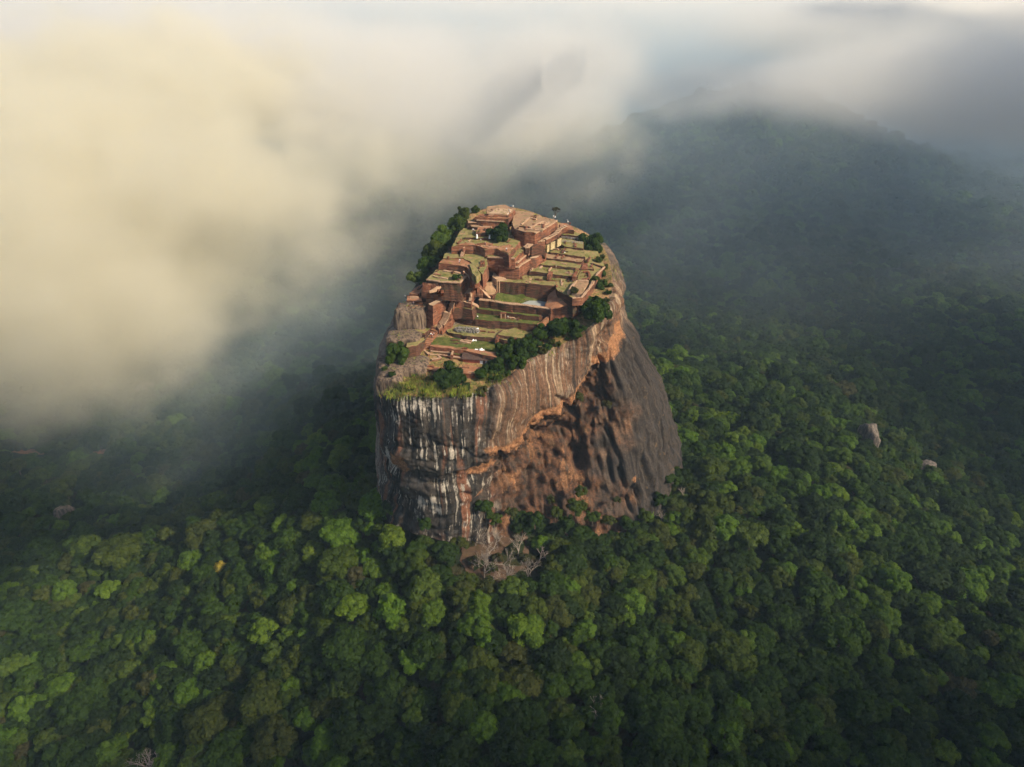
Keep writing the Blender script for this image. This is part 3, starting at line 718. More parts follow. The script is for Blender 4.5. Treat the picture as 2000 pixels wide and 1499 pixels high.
for a, b, lb in ((931.5, 462, 'left of the pair of white standing stones below the orange court'), (956.5, 463, 'right of the pair of white standing stones below the orange court')):
    bm = bmesh.new(); bmesh.ops.create_cone(bm, cap_ends=True, segments=7, radius1=0.55, radius2=0.35, depth=1.8)
    q = at_z(a, b, zm + 1.9); tag(bm_obj('standing_stone', bm, M['white'], None, q), lb, 'stone')
wall('pale walkway along the foot of the upper right platform', [(1027, 484), (1040, 473), (1052, 471), (1063, 469)], [zm - 1.2, zm - 0.4, zm, zm + 0.2], 2.4, 4, 'brick', 0.0, 'walkway', 'walkway', 'cope')
stairs('steep stair climbing along the right foot of the upper right platform', [(1106, 441), (1094, 447), (1086, 456), (1074, 463), (1064, 468)], [zrp - 1.0, zrp - 2.0, zrp - 3.0, zrp - 4, zm + 0.3], 2.2)
stairs('narrow stair dropping from the walkway beside the broken arch', [(1030, 484), (1029, 492), (1027, 500)], [zm - 1.0, zk3 - 1.2, zk2 - 1.0], 2.0)
wall('broken arched brick wall with a dark hollow right of the palace block', [(1036, 481), (1047, 477), (1060, 478), (1063, 486)], [zk3 + 1.6, zk3 + 2, zk3 + 1.2, zk3 - 1.0], 1.6, 5.0, 'dark', 0.8)
terrace('pale sandy ledge below the broken arched wall', [(1040, 492), (1058, 486), (1063, 494), (1048, 503), (1034, 505)], zk1 + 0.6, 7, 'brick', 'pave')
wall('buttress wall stepping down right of the sandy ledge', [(1063, 494), (1062, 503), (1058, 511)], [zk1 + 0.4, zk1 - 1.5, zk1 - 3.2], 2.2, 5, 'brick', 0.4)
terrace('wedge of bright bare clay at the left foot of the palace block', [(961, 541), (965, 533), (974, 537), (990, 545), (970, 546)], zr7 + 0.9, 3, 'pave', 'pave', cat='clay bank')
wall('brick stair wall down the left side of the palace block', [(953, 510), (949, 520), (945, 530), (942, 540)], [zk2 - 0.2, zk1 - 1.6, zk1 - 3.5, zk1 - 5.2], 3.0, 5, 'brick', 0.2, topmat=None)

# --- the pond
terrace('narrow clay ledge round the back of the pond', [(972, 562), (1090, 570), (1088, 578), (1071, 577), (1030, 572.5), (976, 567.5), (962, 578), (957, 577)], zled, 7, 'dark', 'earth')
def pond():
    root = empty('pond', at_z(1030, 588, zwat), 'rock cut pond with still grey water between the dam and the tall dark wall', 'pond')
    c = np.array(root.location)
    bm = bmesh.new()
    bm.faces.new([bm.verts.new(np.array(at_z(a, b, zwat)) - c) for a, b in ((1016, 594), (1038, 586), (1074, 588), (1074, 600), (1040, 597), (1018, 596))])
    bm_obj('water_surface', bm, M['water'], root)
    bm = bmesh.new()
    top = [(966, 571, zled - 0.2), (976, 568, zled - 0.25), (1020, 572.5, zled - 0.25), (1071, 578, zled - 0.25)]
    low = [(958, 583, zwat + 1.2), (985, 588, zwat + 0.5), (1030, 587.5, zwat + 0.03), (1068, 588, zwat + 0.03)]
    fr = [(975, 589, zwat + 1.0), (995, 592, zwat + 0.6), (1020, 593, zwat + 0.03)]
    vt, vl, vf = [[bm.verts.new(np.array(at_z(*q)) - c) for q in L_] for L_ in (top, low, fr)]
    for i in range(3): bm.faces.new((vt[i], vt[i + 1], vl[i + 1], vl[i]))
    bm.faces.new((vl[0], vl[1], vf[1], vf[0])); bm.faces.new((vl[1], vl[2], vf[2], vf[1]))
    bm_obj('mossy_bed', bm, M['lush'], root)
pond()
wall('long dark dam wall holding the front of the pond', [(936, 585), (957, 587), (985, 592), (1030, 596.5), (1075, 603), (1084, 605)], zdam, 1.6, 6, 'dark', 0.2, topmat='cope')
terrace('red brick bank at the right end of the pond', [(1085, 559), (1100, 564), (1129, 583), (1112, 593), (1090, 603), (1077, 605), (1064, 598), (1070, 578)], [zr7 - 0.5, zr7 - 0.8, zr7 - 0.8, zdam + 2.2, zdam + 0.6, zdam + 0.4, zdam + 0.2, zled + 0.2], 6, 'brick', 'earth', cat='bank', rough=0.35)
wall('stepped brick pier at the right end of the tall pond wall', [(1086, 557), (1092, 562), (1091, 572)], [zr7 + 0.6, zr7 - 0.6, zled + 1.5], 3.0, 4, 'brick', 0.6, 'pier', 'brick_pier')
wall('low brick curb crossing the red bank beside the pond', [(1090, 588), (1112, 590), (1108, 586)], zdam + 1.2, 0.9, 1.4, 'dark', 0.3)
for i, a in enumerate((970, 974.5)):
    wall('%s of two pale plaster pilasters at the left end of the pond wall' % ('left', 'right')[i], [(a, 550), (a + 1.6, 550.2)], zr7 + 0.1, 0.6, 5.5, 'white' if 0 else 'cope', 0.0, 'pilaster', 'pilaster')
terrace('scrubby rock slope between the clay wedge and the pond', [(948, 552), (966, 549), (972, 562), (966, 576), (954, 576), (946, 564)], [zr7 - 1, zr7 - 0.6, zled + 1, zled + 0.2, zled + 0.2, zled + 2], 8, 'brick', 'sand', cat='slope')
wall('diagonal brick wall descending to the left end of the dam', [(930, 556), (944, 569), (958, 582)], [zr7 + 0.6, zled + 1.5, zdam + 0.3], 1.6, 5, 'brick', 0.2, topmat='cope')

# --- front lawns
terrace('long lush lawn at the foot of the dam wall', [(934, 594), (990, 601), (1066, 610), (1080, 612), (1052, 619.5), (983, 610), (930, 603.5)], zg1, 6, 'dark', 'lush')
terrace('second lush lawn divided by a small white gateway', [(890, 606), (975, 616), (1048, 622), (1072, 624), (1060, 634.5), (1000, 630), (940, 625), (882, 616.5)], zg2, 7, 'dark', 'lush')
terrace('wide lawn carrying the oval heap of stone blocks', [(860, 632), (975, 641), (1060, 650), (1062, 656), (1010, 668), (985, 664.5), (970, 660.5), (910, 656), (876, 650)], zg3, 6, 'dark', 'grass')
terrace('front lawn crossed by a bare orange path', [(846, 652), (880, 656), (985, 668), (1010, 672), (985, 692), (905, 680.5), (842, 674.5)], zg4, 6, 'brick', 'lush')
terrace('bare orange strip of earth below the front lawn', [(842, 673.5), (905, 679.5), (985, 690), (975, 700), (905, 684), (840, 677)], zg4 + 0.12, 4, 'brick', 'earth', part='earth_floor')
zg5 = zg4 - 1.8
terrace('left brick lined plot of excavated rows below the front lawn', [(836, 676), (886, 681), (883, 690), (833, 685)], zg5, 6, 'dark', 'lush')
terrace('right plot strewn with red bricks beside the brick lined rows', [(888, 681), (960, 689), (952, 698), (884, 692)], zg5 - 0.1, 6, 'brick', 'lush')
for i in range(3):
    wall('%s row of pale bricks in the left excavated plot' % ('back', 'middle', 'front')[i], [(839 + i, 679 + 2.6 * i), (882 - i, 683 + 2.3 * i)], zg5 + 0.4, 0.5, 0.7, 'cope', 0.5)
wall('upright brick divider between the two excavated plots', [(886.5, 679), (882, 693)], zg5 + 0.9, 0.9, 2.2, 'brick', 0.2, topmat='cope')
terrace('bare orange earth platform behind the big dark tree at the cliff edge', [(832, 692), (884, 696), (960, 706), (935, 730), (880, 730), (828, 720)], zg5 - 2.8, 6, 'brick', 'earth')
wall('zigzag brick wall above the earth platform, left', [(838, 692), (855, 693.5), (861, 699), (843, 702)], zg5 - 0.8, 0.8, 2.4, 'brick', 0.1, topmat='cope')
wall('brick wall running right from the zigzag wall to the big tree', [(857, 692.5), (880, 696), (905, 700)], zg5 - 0.7, 0.8, 2.4, 'brick', 0.1, topmat='cope')
wall('small brick divider on the wall between stone heap lawn and front lawn', [(912, 656.5), (908, 664.5)], [zg3 + 0.3, zg4 + 0.5], 1.2, 2, 'brick', 0.2)
terrace('grassy earth mound at the right end of the stone heap lawn', [(972, 653), (985, 645), (1005, 641), (1020, 646), (1032, 651), (1018, 661), (985, 656)], zg3 + 1.4, 5, 'brick', 'grass', cat='mound')
wall('diagonal brick kerb left of the grassy mound', [(980, 645), (974, 655), (969, 663)], zg3 + 0.9, 1.2, 2.0, 'brick', 0.3)
wall('orange earthen kerb path along the rim from the pond bank', [(1082, 607), (1068, 621), (1056, 632), (1050, 634)], [zg1 + 0.8, zg1 + 0.2, zg2 + 0.4, zg2 + 0.2], 1.4, 3, 'earth', 0.1, 'path', 'kerb_path')
def gateway():
    root = empty('gateway', at_z(983, 622, zg2), 'small white plastered gateway on the second lush lawn', 'gateway')
    for s in (-1, 1):
        bm = bmesh.new(); bmesh.ops.create_cube(bm, size=1.0)
        for v in bm.verts: v.co = (s * 0.95 + v.co.x * 0.5, v.co.y * 1.4, 1.1 + v.co.z * 2.4)
        bmesh.ops.bevel(bm, geom=bm.edges[:], offset=0.06, segments=1)
        bm_obj('post', bm, M['cope'], root)
    bm = bmesh.new(); bmesh.ops.create_cube(bm, size=1.0)
    for v in bm.verts: v.co = (v.co.x * 2.7, v.co.y * 1.5, 2.45 + v.co.z * 0.35)
    bm_obj('lintel', bm, M['brick'], root)
gateway()
def stone_heap():
    root = empty('stone_heap', at_z(912, 647, zg3), 'oval heap of stacked dark stone blocks with white ends on the wide lawn', 'stone heap')
    c = np.array(root.location)
    bm = bmesh.new(); bw = bmesh.new(); r = random.Random(4)
    for i in range(150):
        t = r.uniform(-1, 1); u = r.uniform(-1, 1)
        x, y = t * 5.6, u * 1.7 - t * 0.9
        if (abs(t) ** 4 + u * u) > 1: continue
        hgt = 1.5 * (1 - u * u) * (1 - abs(t) ** 6)
        for q in range(1 + int(hgt / 0.6)):
            m_ = bw if (abs(t) > 0.8 and r.random() < 0.18) else bm
            mat = Matrix.Translation((x, y, 0.3 + q * 0.55)) @ Matrix.Rotation(r.uniform(-.4, .4) + 1.4, 4, 'Z') @ Matrix.Diagonal((r.uniform(.8, 1.5), r.uniform(.4, .6), r.uniform(.45, .6), 1))
            bmesh.ops.create_cube(m_, size=1.0, matrix=mat)
    bm_obj('stone_blocks', bm, M['stone'], root); bm_obj('white_blocks', bw, M['white'], root)
stone_heap()
def shed():
    root = empty('shed', at_z(928, 709, zg5 - 2.6), 'low shed with a dark brown roof and red and white walls under the trees', 'shed')
    zf = zg5 - 2.6
    a, b = np.array(at_z(904, 709, zf)), np.array(at_z(953, 712.5, zf))
    ux = b - a; Lx = np.linalg.norm(ux[:2]); ang = math.atan2(ux[1], ux[0]); root.rotation_euler = (0, 0, ang)
    root.location = (a + b) / 2; W = 4.6
    def box(name, mat, x0, x1, y0, y1, z0, z1, par=root):
        bm = bmesh.new(); bmesh.ops.create_cube(bm, size=1.0)
        for v in bm.verts: v.co = ((x0 + x1) / 2 + v.co.x * (x1 - x0), (y0 + y1) / 2 + v.co.y * (y1 - y0), (z0 + z1) / 2 + v.co.z * (z1 - z0))
        return bm_obj(name, bm, M[mat], par)
    box('wall', 'redwall', -Lx / 2, Lx * 0.18, 0, W, 0, 2.2); box('wall', 'white', Lx * 0.18 + 0.01, Lx / 2, 0.02, W, 0, 2.2)['label'] = 'white end wall'
    box('door', 'rooftile', Lx * 0.3, Lx * 0.38, -0.03, 0.015, 0, 1.8)
    bm = bmesh.new(); hx = Lx / 2 + 0.4
    sec = [(-0.7, 2.0), (W / 2, 3.5), (W + 0.7, 2.05), (W + 0.7, 2.22), (W / 2, 3.72), (-0.7, 2.2)]
    L_ = [bm.verts.new((-hx, y, z)) for y, z in sec]; R_ = [bm.verts.new((hx, y, z)) for y, z in sec]
    for i in range(6): bm.faces.new((L_[i], L_[(i + 1) % 6], R_[(i + 1) % 6], R_[i]))
    bm.faces.new(L_[::-1]); bm.faces.new(R_)
    bm_obj('roof', bm, M['rooftile'], root)
shed()
def tarp(label, px, py, z, s, seed, mat='white'):
    r = np.random.default_rng(seed); n = 9
    g = np.linspace(-1, 1, n); X, Y = np.meshgrid(g, g)
    Z = 0.45 + 0.35 * fbm(X * 1.7 + seed, Y * 1.7, 0, 3) - 0.45 * (X ** 2 + Y ** 2) / 2
    X = X * (1 + 0.3 * vn(Y * 1.5, seed)); v = np.stack((X * s, Y * s * 0.6, Z * s), -1).reshape(-1, 3)
    i = np.arange(n * n).reshape(n, n); f = np.stack((i[:-1, :-1], i[:-1, 1:], i[1:, 1:], i[1:, :-1]), -1).reshape(-1, 4)
    v = np.concatenate((v, v - (0, 0, 0.35))); e = n * n
    edge = list(i[0, :]) + list(i[1:, -1]) + list(i[-1, -2::-1]) + list(i[-2:0, 0])
    sf = [[edge[q], edge[(q + 1) % len(edge)], edge[(q + 1) % len(edge)] + e, edge[q] + e] for q in range(len(edge))]
    f = np.concatenate((f, f[:, ::-1] + e, np.array(sf)))
    o = obj('tarpaulin', mesh_np('tarpaulin', v, f, M[mat], True), None, at_z(px, py, z)); tag(o, label, 'tarpaulin')
tarp('crumpled white tarpaulin on the brick strewn plot above the shed', 940, 692, zg5, 2.6, 1)
tarp('bluish tarpaulin edge right of the crumpled white one', 949, 691, zg5, 1.5, 5, 'shirt_blue')
tarp('small white sheet near the orange path above the tarpaulins', 941, 684.5, zg4, 1.3, 2)
tarp('tiny white bundle left of the small white sheet', 931, 683.5, zg4, 0.7, 6)
tarp('white sheet lying on the front lawn under the dark wall', 927, 666, zg4, 1.1, 3)
tarp('white sheet at the left end of the front lawn', 864, 653, zg4, 1.4, 4)
tarp('white sheet draped at the right end of the shed roof', 955, 705, zg5 - 1, 1.3, 9)

# --- left hand terraces
terrace('scrubby slope terrace below the middle palace terrace, with the white ramp', [(868, 496), (885, 490), (950, 495), (952, 520), (942, 536), (925, 515), (905, 505), (866, 505)], zl3, 6, 'brick', 'grass')
stairs('narrow pale ramp against the dark wall left of the palace block', [(906.5, 483), (904.5, 491), (901.5, 502)], [zm + 0.1, zm - 2.0, zl3 + 0.2], 1.5, 'cope')
terrace('orange clay terrace with a long brick front on the left', [(857, 514), (868, 503.5), (900, 502), (912, 509), (928, 518), (936, 540), (926, 541), (912, 522), (900, 518.5)], zl2, 5, 'brick', 'earth')
terrace('pale green grass hump at the end of the orange clay terrace', [(917, 515), (926, 513), (938, 534), (931, 541), (922, 533)], zl2 + 0.8, 3, 'grass', 'grass', cat='mound')
terrace('square brick block with a tall dark front face and pale rim', [(833, 545.5), (862, 550), (898, 551.5), (911.5, 538), (892, 532), (862, 527), (853, 527)], zl1, 8.5, 'dark', 'grass', cope=[0, 1, 2, 3, 4])
wall('long pale stone beam lying on the square brick block', [(866, 527.5), (886, 530), (899, 533)], zl1 + 0.6, 1.2, 0.9, 'cope', 0.2)
wall('inner pale brick line on the square brick block', [(846, 538), (856, 541), (874, 543.5)], zl1 + 0.5, 0.8, 0.8, 'cope', 0.2)
wall('thin pale wall dropping right from behind the square block', [(905, 530), (913, 537), (919, 545)], [zl2 - 1.2, zl2 - 2.6, zl2 - 4.0], 0.9, 4, 'brick', 0.1, topmat='cope')
zland = zft + 2.6
terrace('pale landing joining the palace stairs and the square block', [(912, 549), (925, 544), (944, 540), (948, 543), (935, 550), (915, 552)], zland, 7, 'brick', 'pave')
stairs('short pale stair from the landing down to the paved court', [(920, 551), (918, 561)], [zland, zland - 2.4], 2.0)
zc = zland - 2.6
terrace('pale paved court right of the square brick block', [(918, 561), (925, 562), (917, 572), (901, 574), (906, 566)], zc, 6, 'brick', 'pave')
stairs('steep stair below the paved court', [(902, 573), (900, 580), (899, 588)], [zc, zc - 1.5, zc - 3.2], 3.0)
stairs('second steep stair left of the dark gap below the square block', [(891, 576), (889, 582), (888, 588)], [zc - 0.4, zc - 1.8, zc - 3.2], 3.0)
wall('crooked pale wall with a drop right of the stair below the court', [(915, 572), (921, 574), (919, 582), (918, 588)], [zc + 0.2, zc + 0.2, zc - 1.6, zc - 2.6], 1.1, 4, 'brick', 0.1, topmat='cope')
zl9 = zc - 3.4
terrace('pale cross landing halfway down the long stair', [(880, 589), (884, 586), (908, 587), (921, 588), (920, 593), (905, 590), (888, 590.5)], zl9, 7, 'brick', 'pave')
wall('white stone handrail wall beside the dam, top left of the lawns', [(921, 588.5), (929, 593), (935, 598)], [zl9 + 0.2, zl9 - 1.4, zg1 + 0.4], 0.5, 1.5, 'cope', 0.1)
terrace('narrow grassy ledge under the pale cross landing at the head of the lush lawns', [(886, 602), (902, 601), (922, 605), (928, 598), (905, 592), (888, 593)], zg1 + 2.9, 5, 'dark', 'grass')
stairs('long pale stair sweeping down the left of the lush lawns', [(884, 590), (881, 600), (876, 609), (873, 612), (870, 622), (862, 634), (855, 641)], [zl9, zl9 - 2.2, zl9 - 4.2, zl9 - 4.4, zl9 - 6.4, zl9 - 8.4, zl9 - 9.8], 3.4)
wall('brick parapet on the right of the long sweeping stair', [(891, 598), (884, 612), (879, 625), (870, 637), (862, 646)], [zg1 + 1.4, zg2 + 2.2, zg2 + 0.6, zg3 + 1.6, zg3 + 0.8], 0.9, 5, 'brick', 0.2)
zlc = zft - 2.8
terrace('big sloping brick mass with a broad pale top left of the long stair', [(836, 594), (846, 598), (884, 575), (878, 571), (871, 578), (845, 590)], zlc, 9, 'brick', 'pave')
terrace('lower brick skirt of the big sloping mass beside the long stair', [(836, 600), (850, 600), (882, 590), (874, 606), (864, 622), (850, 640), (834, 636)], [zlc - 3, zlc - 3, zlc - 3.5, zlc - 6, zlc - 8, zg3 + 1.2, zg3 + 1.5], 6, 'brick', 'earth')
terrace('rough red earth slope behind the big pale topped mass', [(828, 553), (866, 555), (872, 575), (845, 590), (824, 592), (818, 575)], [zl1 - 1.2, zl1 - 1.2, zlc + 0.6, zlc - 1.4, zlc - 1.8, zlc], 7, 'brick', 'earth', part='earth_floor', rough=0.5)
for i, (pp, lb) in enumerate((([(847, 565), (844, 576), (846, 586)], 'left ridge of crumbled brick on the red earth slope'), ([(857, 564), (853, 575), (850, 587)], 'middle ridge of crumbled brick on the red earth slope'), ([(864, 566), (859, 577), (856, 583)], 'right ridge of crumbled brick on the red earth slope'), ([(838, 566), (850, 563), (860, 556)], 'pale broken ledge at the top of the red earth slope'))):
    wall(lb, pp, [zl1 - 1.6, zlc + 1.2, zlc - 0.6] if i != 3 else zl1 - 1.2, 1.2 if i != 3 else 0.8, 1.6, 'brick' if i != 3 else 'cope', 0.9)
terrace('long orange terrace on the left rim with a dark red front', [(800, 573), (818, 575), (836, 556), (834, 550), (826, 553)], zlc + 2.0, 9, 'brick', 'earth')
terrace('dark red step below the long orange terrace', [(795, 577), (821, 578), (824, 588), (795, 587)], zlc + 0.4, 8, 'dark', 'earth')
terrace('small orange platform on top of the bare grey outcrop', [(788, 600), (809, 601.5), (823, 592), (822, 587), (795, 586)], (zlc - 1.6), 4.5, 'brick', 'earth')
for i in range(4):
    terrace('%s of four red brick steps between the outcrop and the sloping mass' % ('topmost', 'second', 'third', 'lowest')[i], [(829 - i, 607 + 4.6 * i), (850 - i, 607 + 5.0 * i), (850 - i, 612 + 5 * i), (826 - i, 611 + 4.6 * i)], zlc - 4.4 - 1.1 * i, 5, 'brick', 'earth', rough=0.15)
wall('white zigzag wall above the four red brick steps', [(835, 597), (846, 604), (852, 609), (842, 611)], zlc - 3.4, 0.7, 3, 'brick', 0.1, topmat='cope')
zl7 = zp(810, 651) + 0.8
terrace('little grass terrace with a dark pit beside the grey outcrop', [(783, 649), (830, 651), (842, 640), (836, 634), (800, 636), (787, 638)], zl7, 5, 'dark', 'grass')
wall('pale diagonal wall below the little grass terrace', [(806, 652.5), (814, 657), (821, 662)], [zl7 - 0.4, zl7 - 1.4, zl7 - 2.4], 0.6, 2.5, 'brick', 0.1, topmat='cope')
zl8 = zp(815, 668) + 1.6
terrace('tilted grassy earth bank on a brick base left of the lower stair', [(793, 679), (812, 676), (830, 664), (828, 660), (815, 663), (795, 669)], zl8, 5, 'dark', 'grass', cat='bank')
stairs('red earth stair from the long stair foot past the front lawn', [(856, 640), (848, 648), (846, 655), (839, 665), (835, 676), (832, 684)], [zg3 + 0.4, zg3 - 0.2, zg4 + 0.8, zg4 + 0.2, zg4 - 0.8, zg5 - 0.2], 3.2, 'earth')
wall('pale zigzag wall at the foot of the red earth stair', [(818, 682), (829, 684), (838, 692)], zg5 - 0.2, 0.8, 3, 'brick', 0.1, topmat='cope')
stairs('narrow grey stair going down the cliff edge on the left', [(836, 698), (834, 708), (829, 720), (824, 732)], [zg5 - 1.5, zg5 - 3.2, zg5 - 5.5, zg5 - 8.5], 1.6, 'cope')
# railings behind the right lawns
def railing(label, a, b, z):
    A, Bq = np.array(at_z(*a, z)), np.array(at_z(*b, z)); c = (A + Bq) / 2
    root = empty('railing', c, label, 'railing'); n = 7
    for hh in (0.55, 1.1):
        pts = [tuple(A - c + (0, 0, hh)), tuple(Bq - c + (0, 0, hh))]
        bm_obj('rail', strip_bm(pts, 0.12, 0.1, 0, 50), M['steel'], root)
    for i in range(n):
        q = A + (Bq - A) * i / (n - 1) - c; bm = bmesh.new()
        bmesh.ops.create_cone(bm, cap_ends=True, segments=6, radius1=0.06, radius2=0.06, depth=1.1, matrix=Matrix.Translation((*q[:2], 0.55)))
        bm_obj('post', bm, M['steel'], root)
railing('upper pale railing across the railed terrace', (1097, 466), (1135, 470), zr2 + 0.1)
railing('lower pale railing across the railed terrace', (1098, 473), (1138, 477), zr2 + 0.1)

# bare outcrops on the left of the summit
def outcrop(label, px, py, z, sx, sy, sz, seed):
    bm = bmesh.new(); bmesh.ops.create_icosphere(bm, subdivisions=5, radius=1.0)
    v = np.array([q.co for q in bm.verts])
    v = np.sign(v) * np.abs(v) ** 0.45
    v *= (1 + 0.12 * fbm(v[:, 0] * 1.6 + seed, v[:, 1] * 1.6, v[:, 2] * 0.8, 4))[:, None]
    v *= np.array((sx, sy, sz))
    for q, c in zip(bm.verts, v): q.co = c
    tag(bm_obj('outcrop', bm, M['outcrop'], None, at_z(px, py, z), True), label, 'outcrop')
def mat_outcrop():
    k = N('pale_streaked_granite'); p = k.pos()
    s = k.noise(k.mul(p, (0.9, 0.9, 0.12)), 1.0, 5, 0.65); b = k.noise(p, 0.5, 5, 0.65)
    c = k.ramp(s, [(0.34, (0.035, 0.028, 0.024)), (0.46, (0.09, 0.062, 0.045)), (0.56, (0.20, 0.145, 0.10)), (0.66, (0.10, 0.07, 0.052))])
    c = k.mix(k.mr(b, 0.56, 0.7, 0, .6), c, (0.14, 0.085, 0.055))
    return k.done(k.bsdf(c, 0.9, k.bump(k.ma('ADD', s, b), 0.8, 0.4), 0.2))
M['outcrop'] = mat_outcrop()
outcrop('bare grey streaked outcrop under the small orange platform', 803, 622, zlc - 7.6, 7.2, 5.0, 6.4, 2)
outcrop('low bare rock slab below the little grass terrace', 790, 663, zp(790, 672) + 0.8, 7.5, 5.5, 2.8, 6)
outcrop('grey rock face at the left front corner of the summit', 788, 722, zp(790, 740) - 2.5, 11, 7.5, 5.0, 9)
outcrop('orange brown knob with a small cave at the left cliff edge', 762, 748, zp(762, 765) - 1.5, 5.5, 5.0, 5.0, 14)

# ------------------------------------------------------------------ vegetation
def leaf_quads(c, nrm, size, r):
    """diamond leaf clumps: centres c, facing nrm"""
    n = len(c)
    a = r.normal(size=(n, 3)); t = np.cross(nrm, a); t /= np.linalg.norm(t, axis=1, keepdims=True) + 1e-9
    b = np.cross(nrm, t)
    s = size[:, None]
    v = np.stack((c - t * s, c + b * s * 0.62 + nrm * s * 0.12, c + t * s, c - b * s * 0.62 + nrm * s * 0.12), 1)
    return v.reshape(-1, 3), np.arange(4 * n).reshape(n, 4)
_ico = {}
def ico(sub):
    if sub not in _ico:
        bm = bmesh.new(); bmesh.ops.create_icosphere(bm, subdivisions=sub, radius=1.0)
        _ico[sub] = (np.array([v.co for v in bm.verts]), np.array([[q.index for q in f.verts] for f in bm.faces])); bm.free()
    return _ico[sub]
def crown_arrays(seed, style='round', lobes=24, leaves=80, lsize=0.11, core=1):
    r = np.random.default_rng(seed)
    V, F, A, n0 = [], [], [], 0
    cs = []
    for i in range(lobes):
        u = (i + 0.5) / lobes; th = i * 2.39996 + r.normal() * 0.35
        if style == 'round': ph = math.acos(1 - 1.45 * u); rad = 0.70; sq = 0.85
        elif style == 'flat': ph = math.acos(1 - 1.05 * u); rad = 0.78; sq = 0.45
        elif style == 'tall': ph = math.acos(1 - 1.7 * u); rad = 0.66; sq = 1.25
        else: ph = math.acos(1 - 1.3 * u); rad = 0.68; sq = 0.7
        rr = rad * (1 + r.normal() * (0.34 if style == 'wild' else 0.15))
        c = np.array((math.sin(ph) * math.cos(th) * rr, math.sin(ph) * math.sin(th) * rr, math.cos(ph) * rr * sq + r.normal() * 0.06))
        lr = (0.30 + 0.13 * r.random()) * (0.85 if style == 'open' else 0.62 + 0.4 * r.random() if style == 'wild' else 1.0)
        cs.append((c, lr))
    iv, jf = ico(core)
    for c, lr in cs:
        k = int(leaves * (lr / 0.36) ** 2)
        d = r.normal(size=(k, 3)); d[:, 2] += 0.35; d += c * 0.9
        d /= np.linalg.norm(d, axis=1, keepdims=True)
        sh = lr * (0.86 + 0.26 * r.random(k))
        pos = c + d * sh[:, None] * np.array((1, 1, 0.8))
        nn = d + r.normal(size=(k, 3)) * 0.42 + (0, 0, 0.25); nn /= np.linalg.norm(nn, axis=1, keepdims=True)
        v, f = leaf_quads(pos, nn, lsize * (0.7 + 0.6 * r.random(k)), r)
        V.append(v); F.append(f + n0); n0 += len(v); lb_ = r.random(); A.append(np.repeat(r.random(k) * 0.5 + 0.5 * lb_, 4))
        # inner mass of the clump, so that it is not hollow (quads from triangles by repeating a corner is avoided: use a cube-sphere)
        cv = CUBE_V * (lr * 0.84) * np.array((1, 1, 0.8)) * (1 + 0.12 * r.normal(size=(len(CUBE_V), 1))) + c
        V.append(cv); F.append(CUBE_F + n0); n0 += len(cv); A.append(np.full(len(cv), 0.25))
    return np.concatenate(V), np.concatenate(F), np.concatenate(A)
def cube_sphere(n=4):
    bm = bmesh.new(); bmesh.ops.create_cube(bm, size=2.0); bmesh.ops.subdivide_edges(bm, edges=bm.edges[:], cuts=n - 1, use_grid_fill=True)
    v = np.array([q.co for q in bm.verts]); v /= np.linalg.norm(v, axis=1, keepdims=True)
    f = np.array([[q.index for q in p.verts] for p in bm.faces]); bm.free(); return v, f
CUBE_V, CUBE_F = cube_sphere(3)
def tube(V, F, a, b, ra, rb, k=5):
    a, b = np.array(a, float), np.array(b, float); t = b - a; L = np.linalg.norm(t); t = t / (L + 1e-9)
    u = np.cross(t, (0.3, 0.2, 1) if abs(t[2]) < 0.9 else (1, 0.2, 0)); u /= np.linalg.norm(u); w = np.cross(t, u)
    n = len(V); an = np.arange(k) * 2 * math.pi / k
    for c, r_ in ((a, ra), (b, rb)):
        for q in an: V.append(c + (u * math.cos(q) + w * math.sin(q)) * r_)
    for i in range(k): F.append((n + i, n + (i + 1) % k, n + k + (i + 1) % k, n + k + i))
def trunk_arrays(seed, h=1.0):
    r = random.Random(seed); V, F = [], []
    p = np.array((0, 0, -0.35)); q = np.array((r.uniform(-.06, .06), r.uniform(-.06, .06), h * 0.55))
    tube(V, F, p, q, 0.085, 0.06, 7)
    for i in range(5):
        an = i * 2.4 + r.random(); e = q + np.array((math.cos(an) * 0.4, math.sin(an) * 0.4, 0.35 + r.random() * 0.25))
        tube(V, F, q, e, 0.045, 0.025); tube(V, F, e, e + np.array((math.cos(an + .5) * .2, math.sin(an + .5) * .2, .22)), 0.025, 0.01)
    return np.array(V), np.array(F)
TRUNK_H = 1.25
WILD = []
CROWNS, TRUNKS = [], []
STY = ['round', 'flat', 'open', 'tall', 'round', 'open', 'flat', 'round', 'open', 'round']
for i, s_ in enumerate(STY):
    v, f, a = crown_arrays(100 + i, s_, 26 if s_ != 'tall' else 30, 120, 0.086)
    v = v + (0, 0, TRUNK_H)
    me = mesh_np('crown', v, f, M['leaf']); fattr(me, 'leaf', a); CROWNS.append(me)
for i in range(5):
    v, f, a = crown_arrays(300 + i, 'wild', 24, 150, 0.10); v = v * (1, 1, 0.9 + 0.12 * i) + (0, 0, TRUNK_H)
    me = mesh_np('crown', v, f, M['leaf']); fattr(me, 'leaf', a); WILD.append(me)
for i in range(3):
    v, f = trunk_arrays(i); v = v * (1, 1, 1); TRUNKS.append(mesh_np('trunk', v, f, M['bark'], True))
def tree(label, x, y, z, s, tint, var, group=None, rot=None, cat='tree', name='tree', sz=1.0, kinds=None):
    e = empty(name, (x, y, z), label, cat, group)
    e.rotation_euler = (0, 0, rng.random() * 6.28 if rot is None else rot); e.scale = (s, s, s * sz)
    t = obj('trunk', TRUNKS[var % 3], e); kinds = kinds or CROWNS; c = obj('crown', kinds[var % len(kinds)], e)
    c['tint'] = float(tint); t['tint'] = float(tint)
    return e
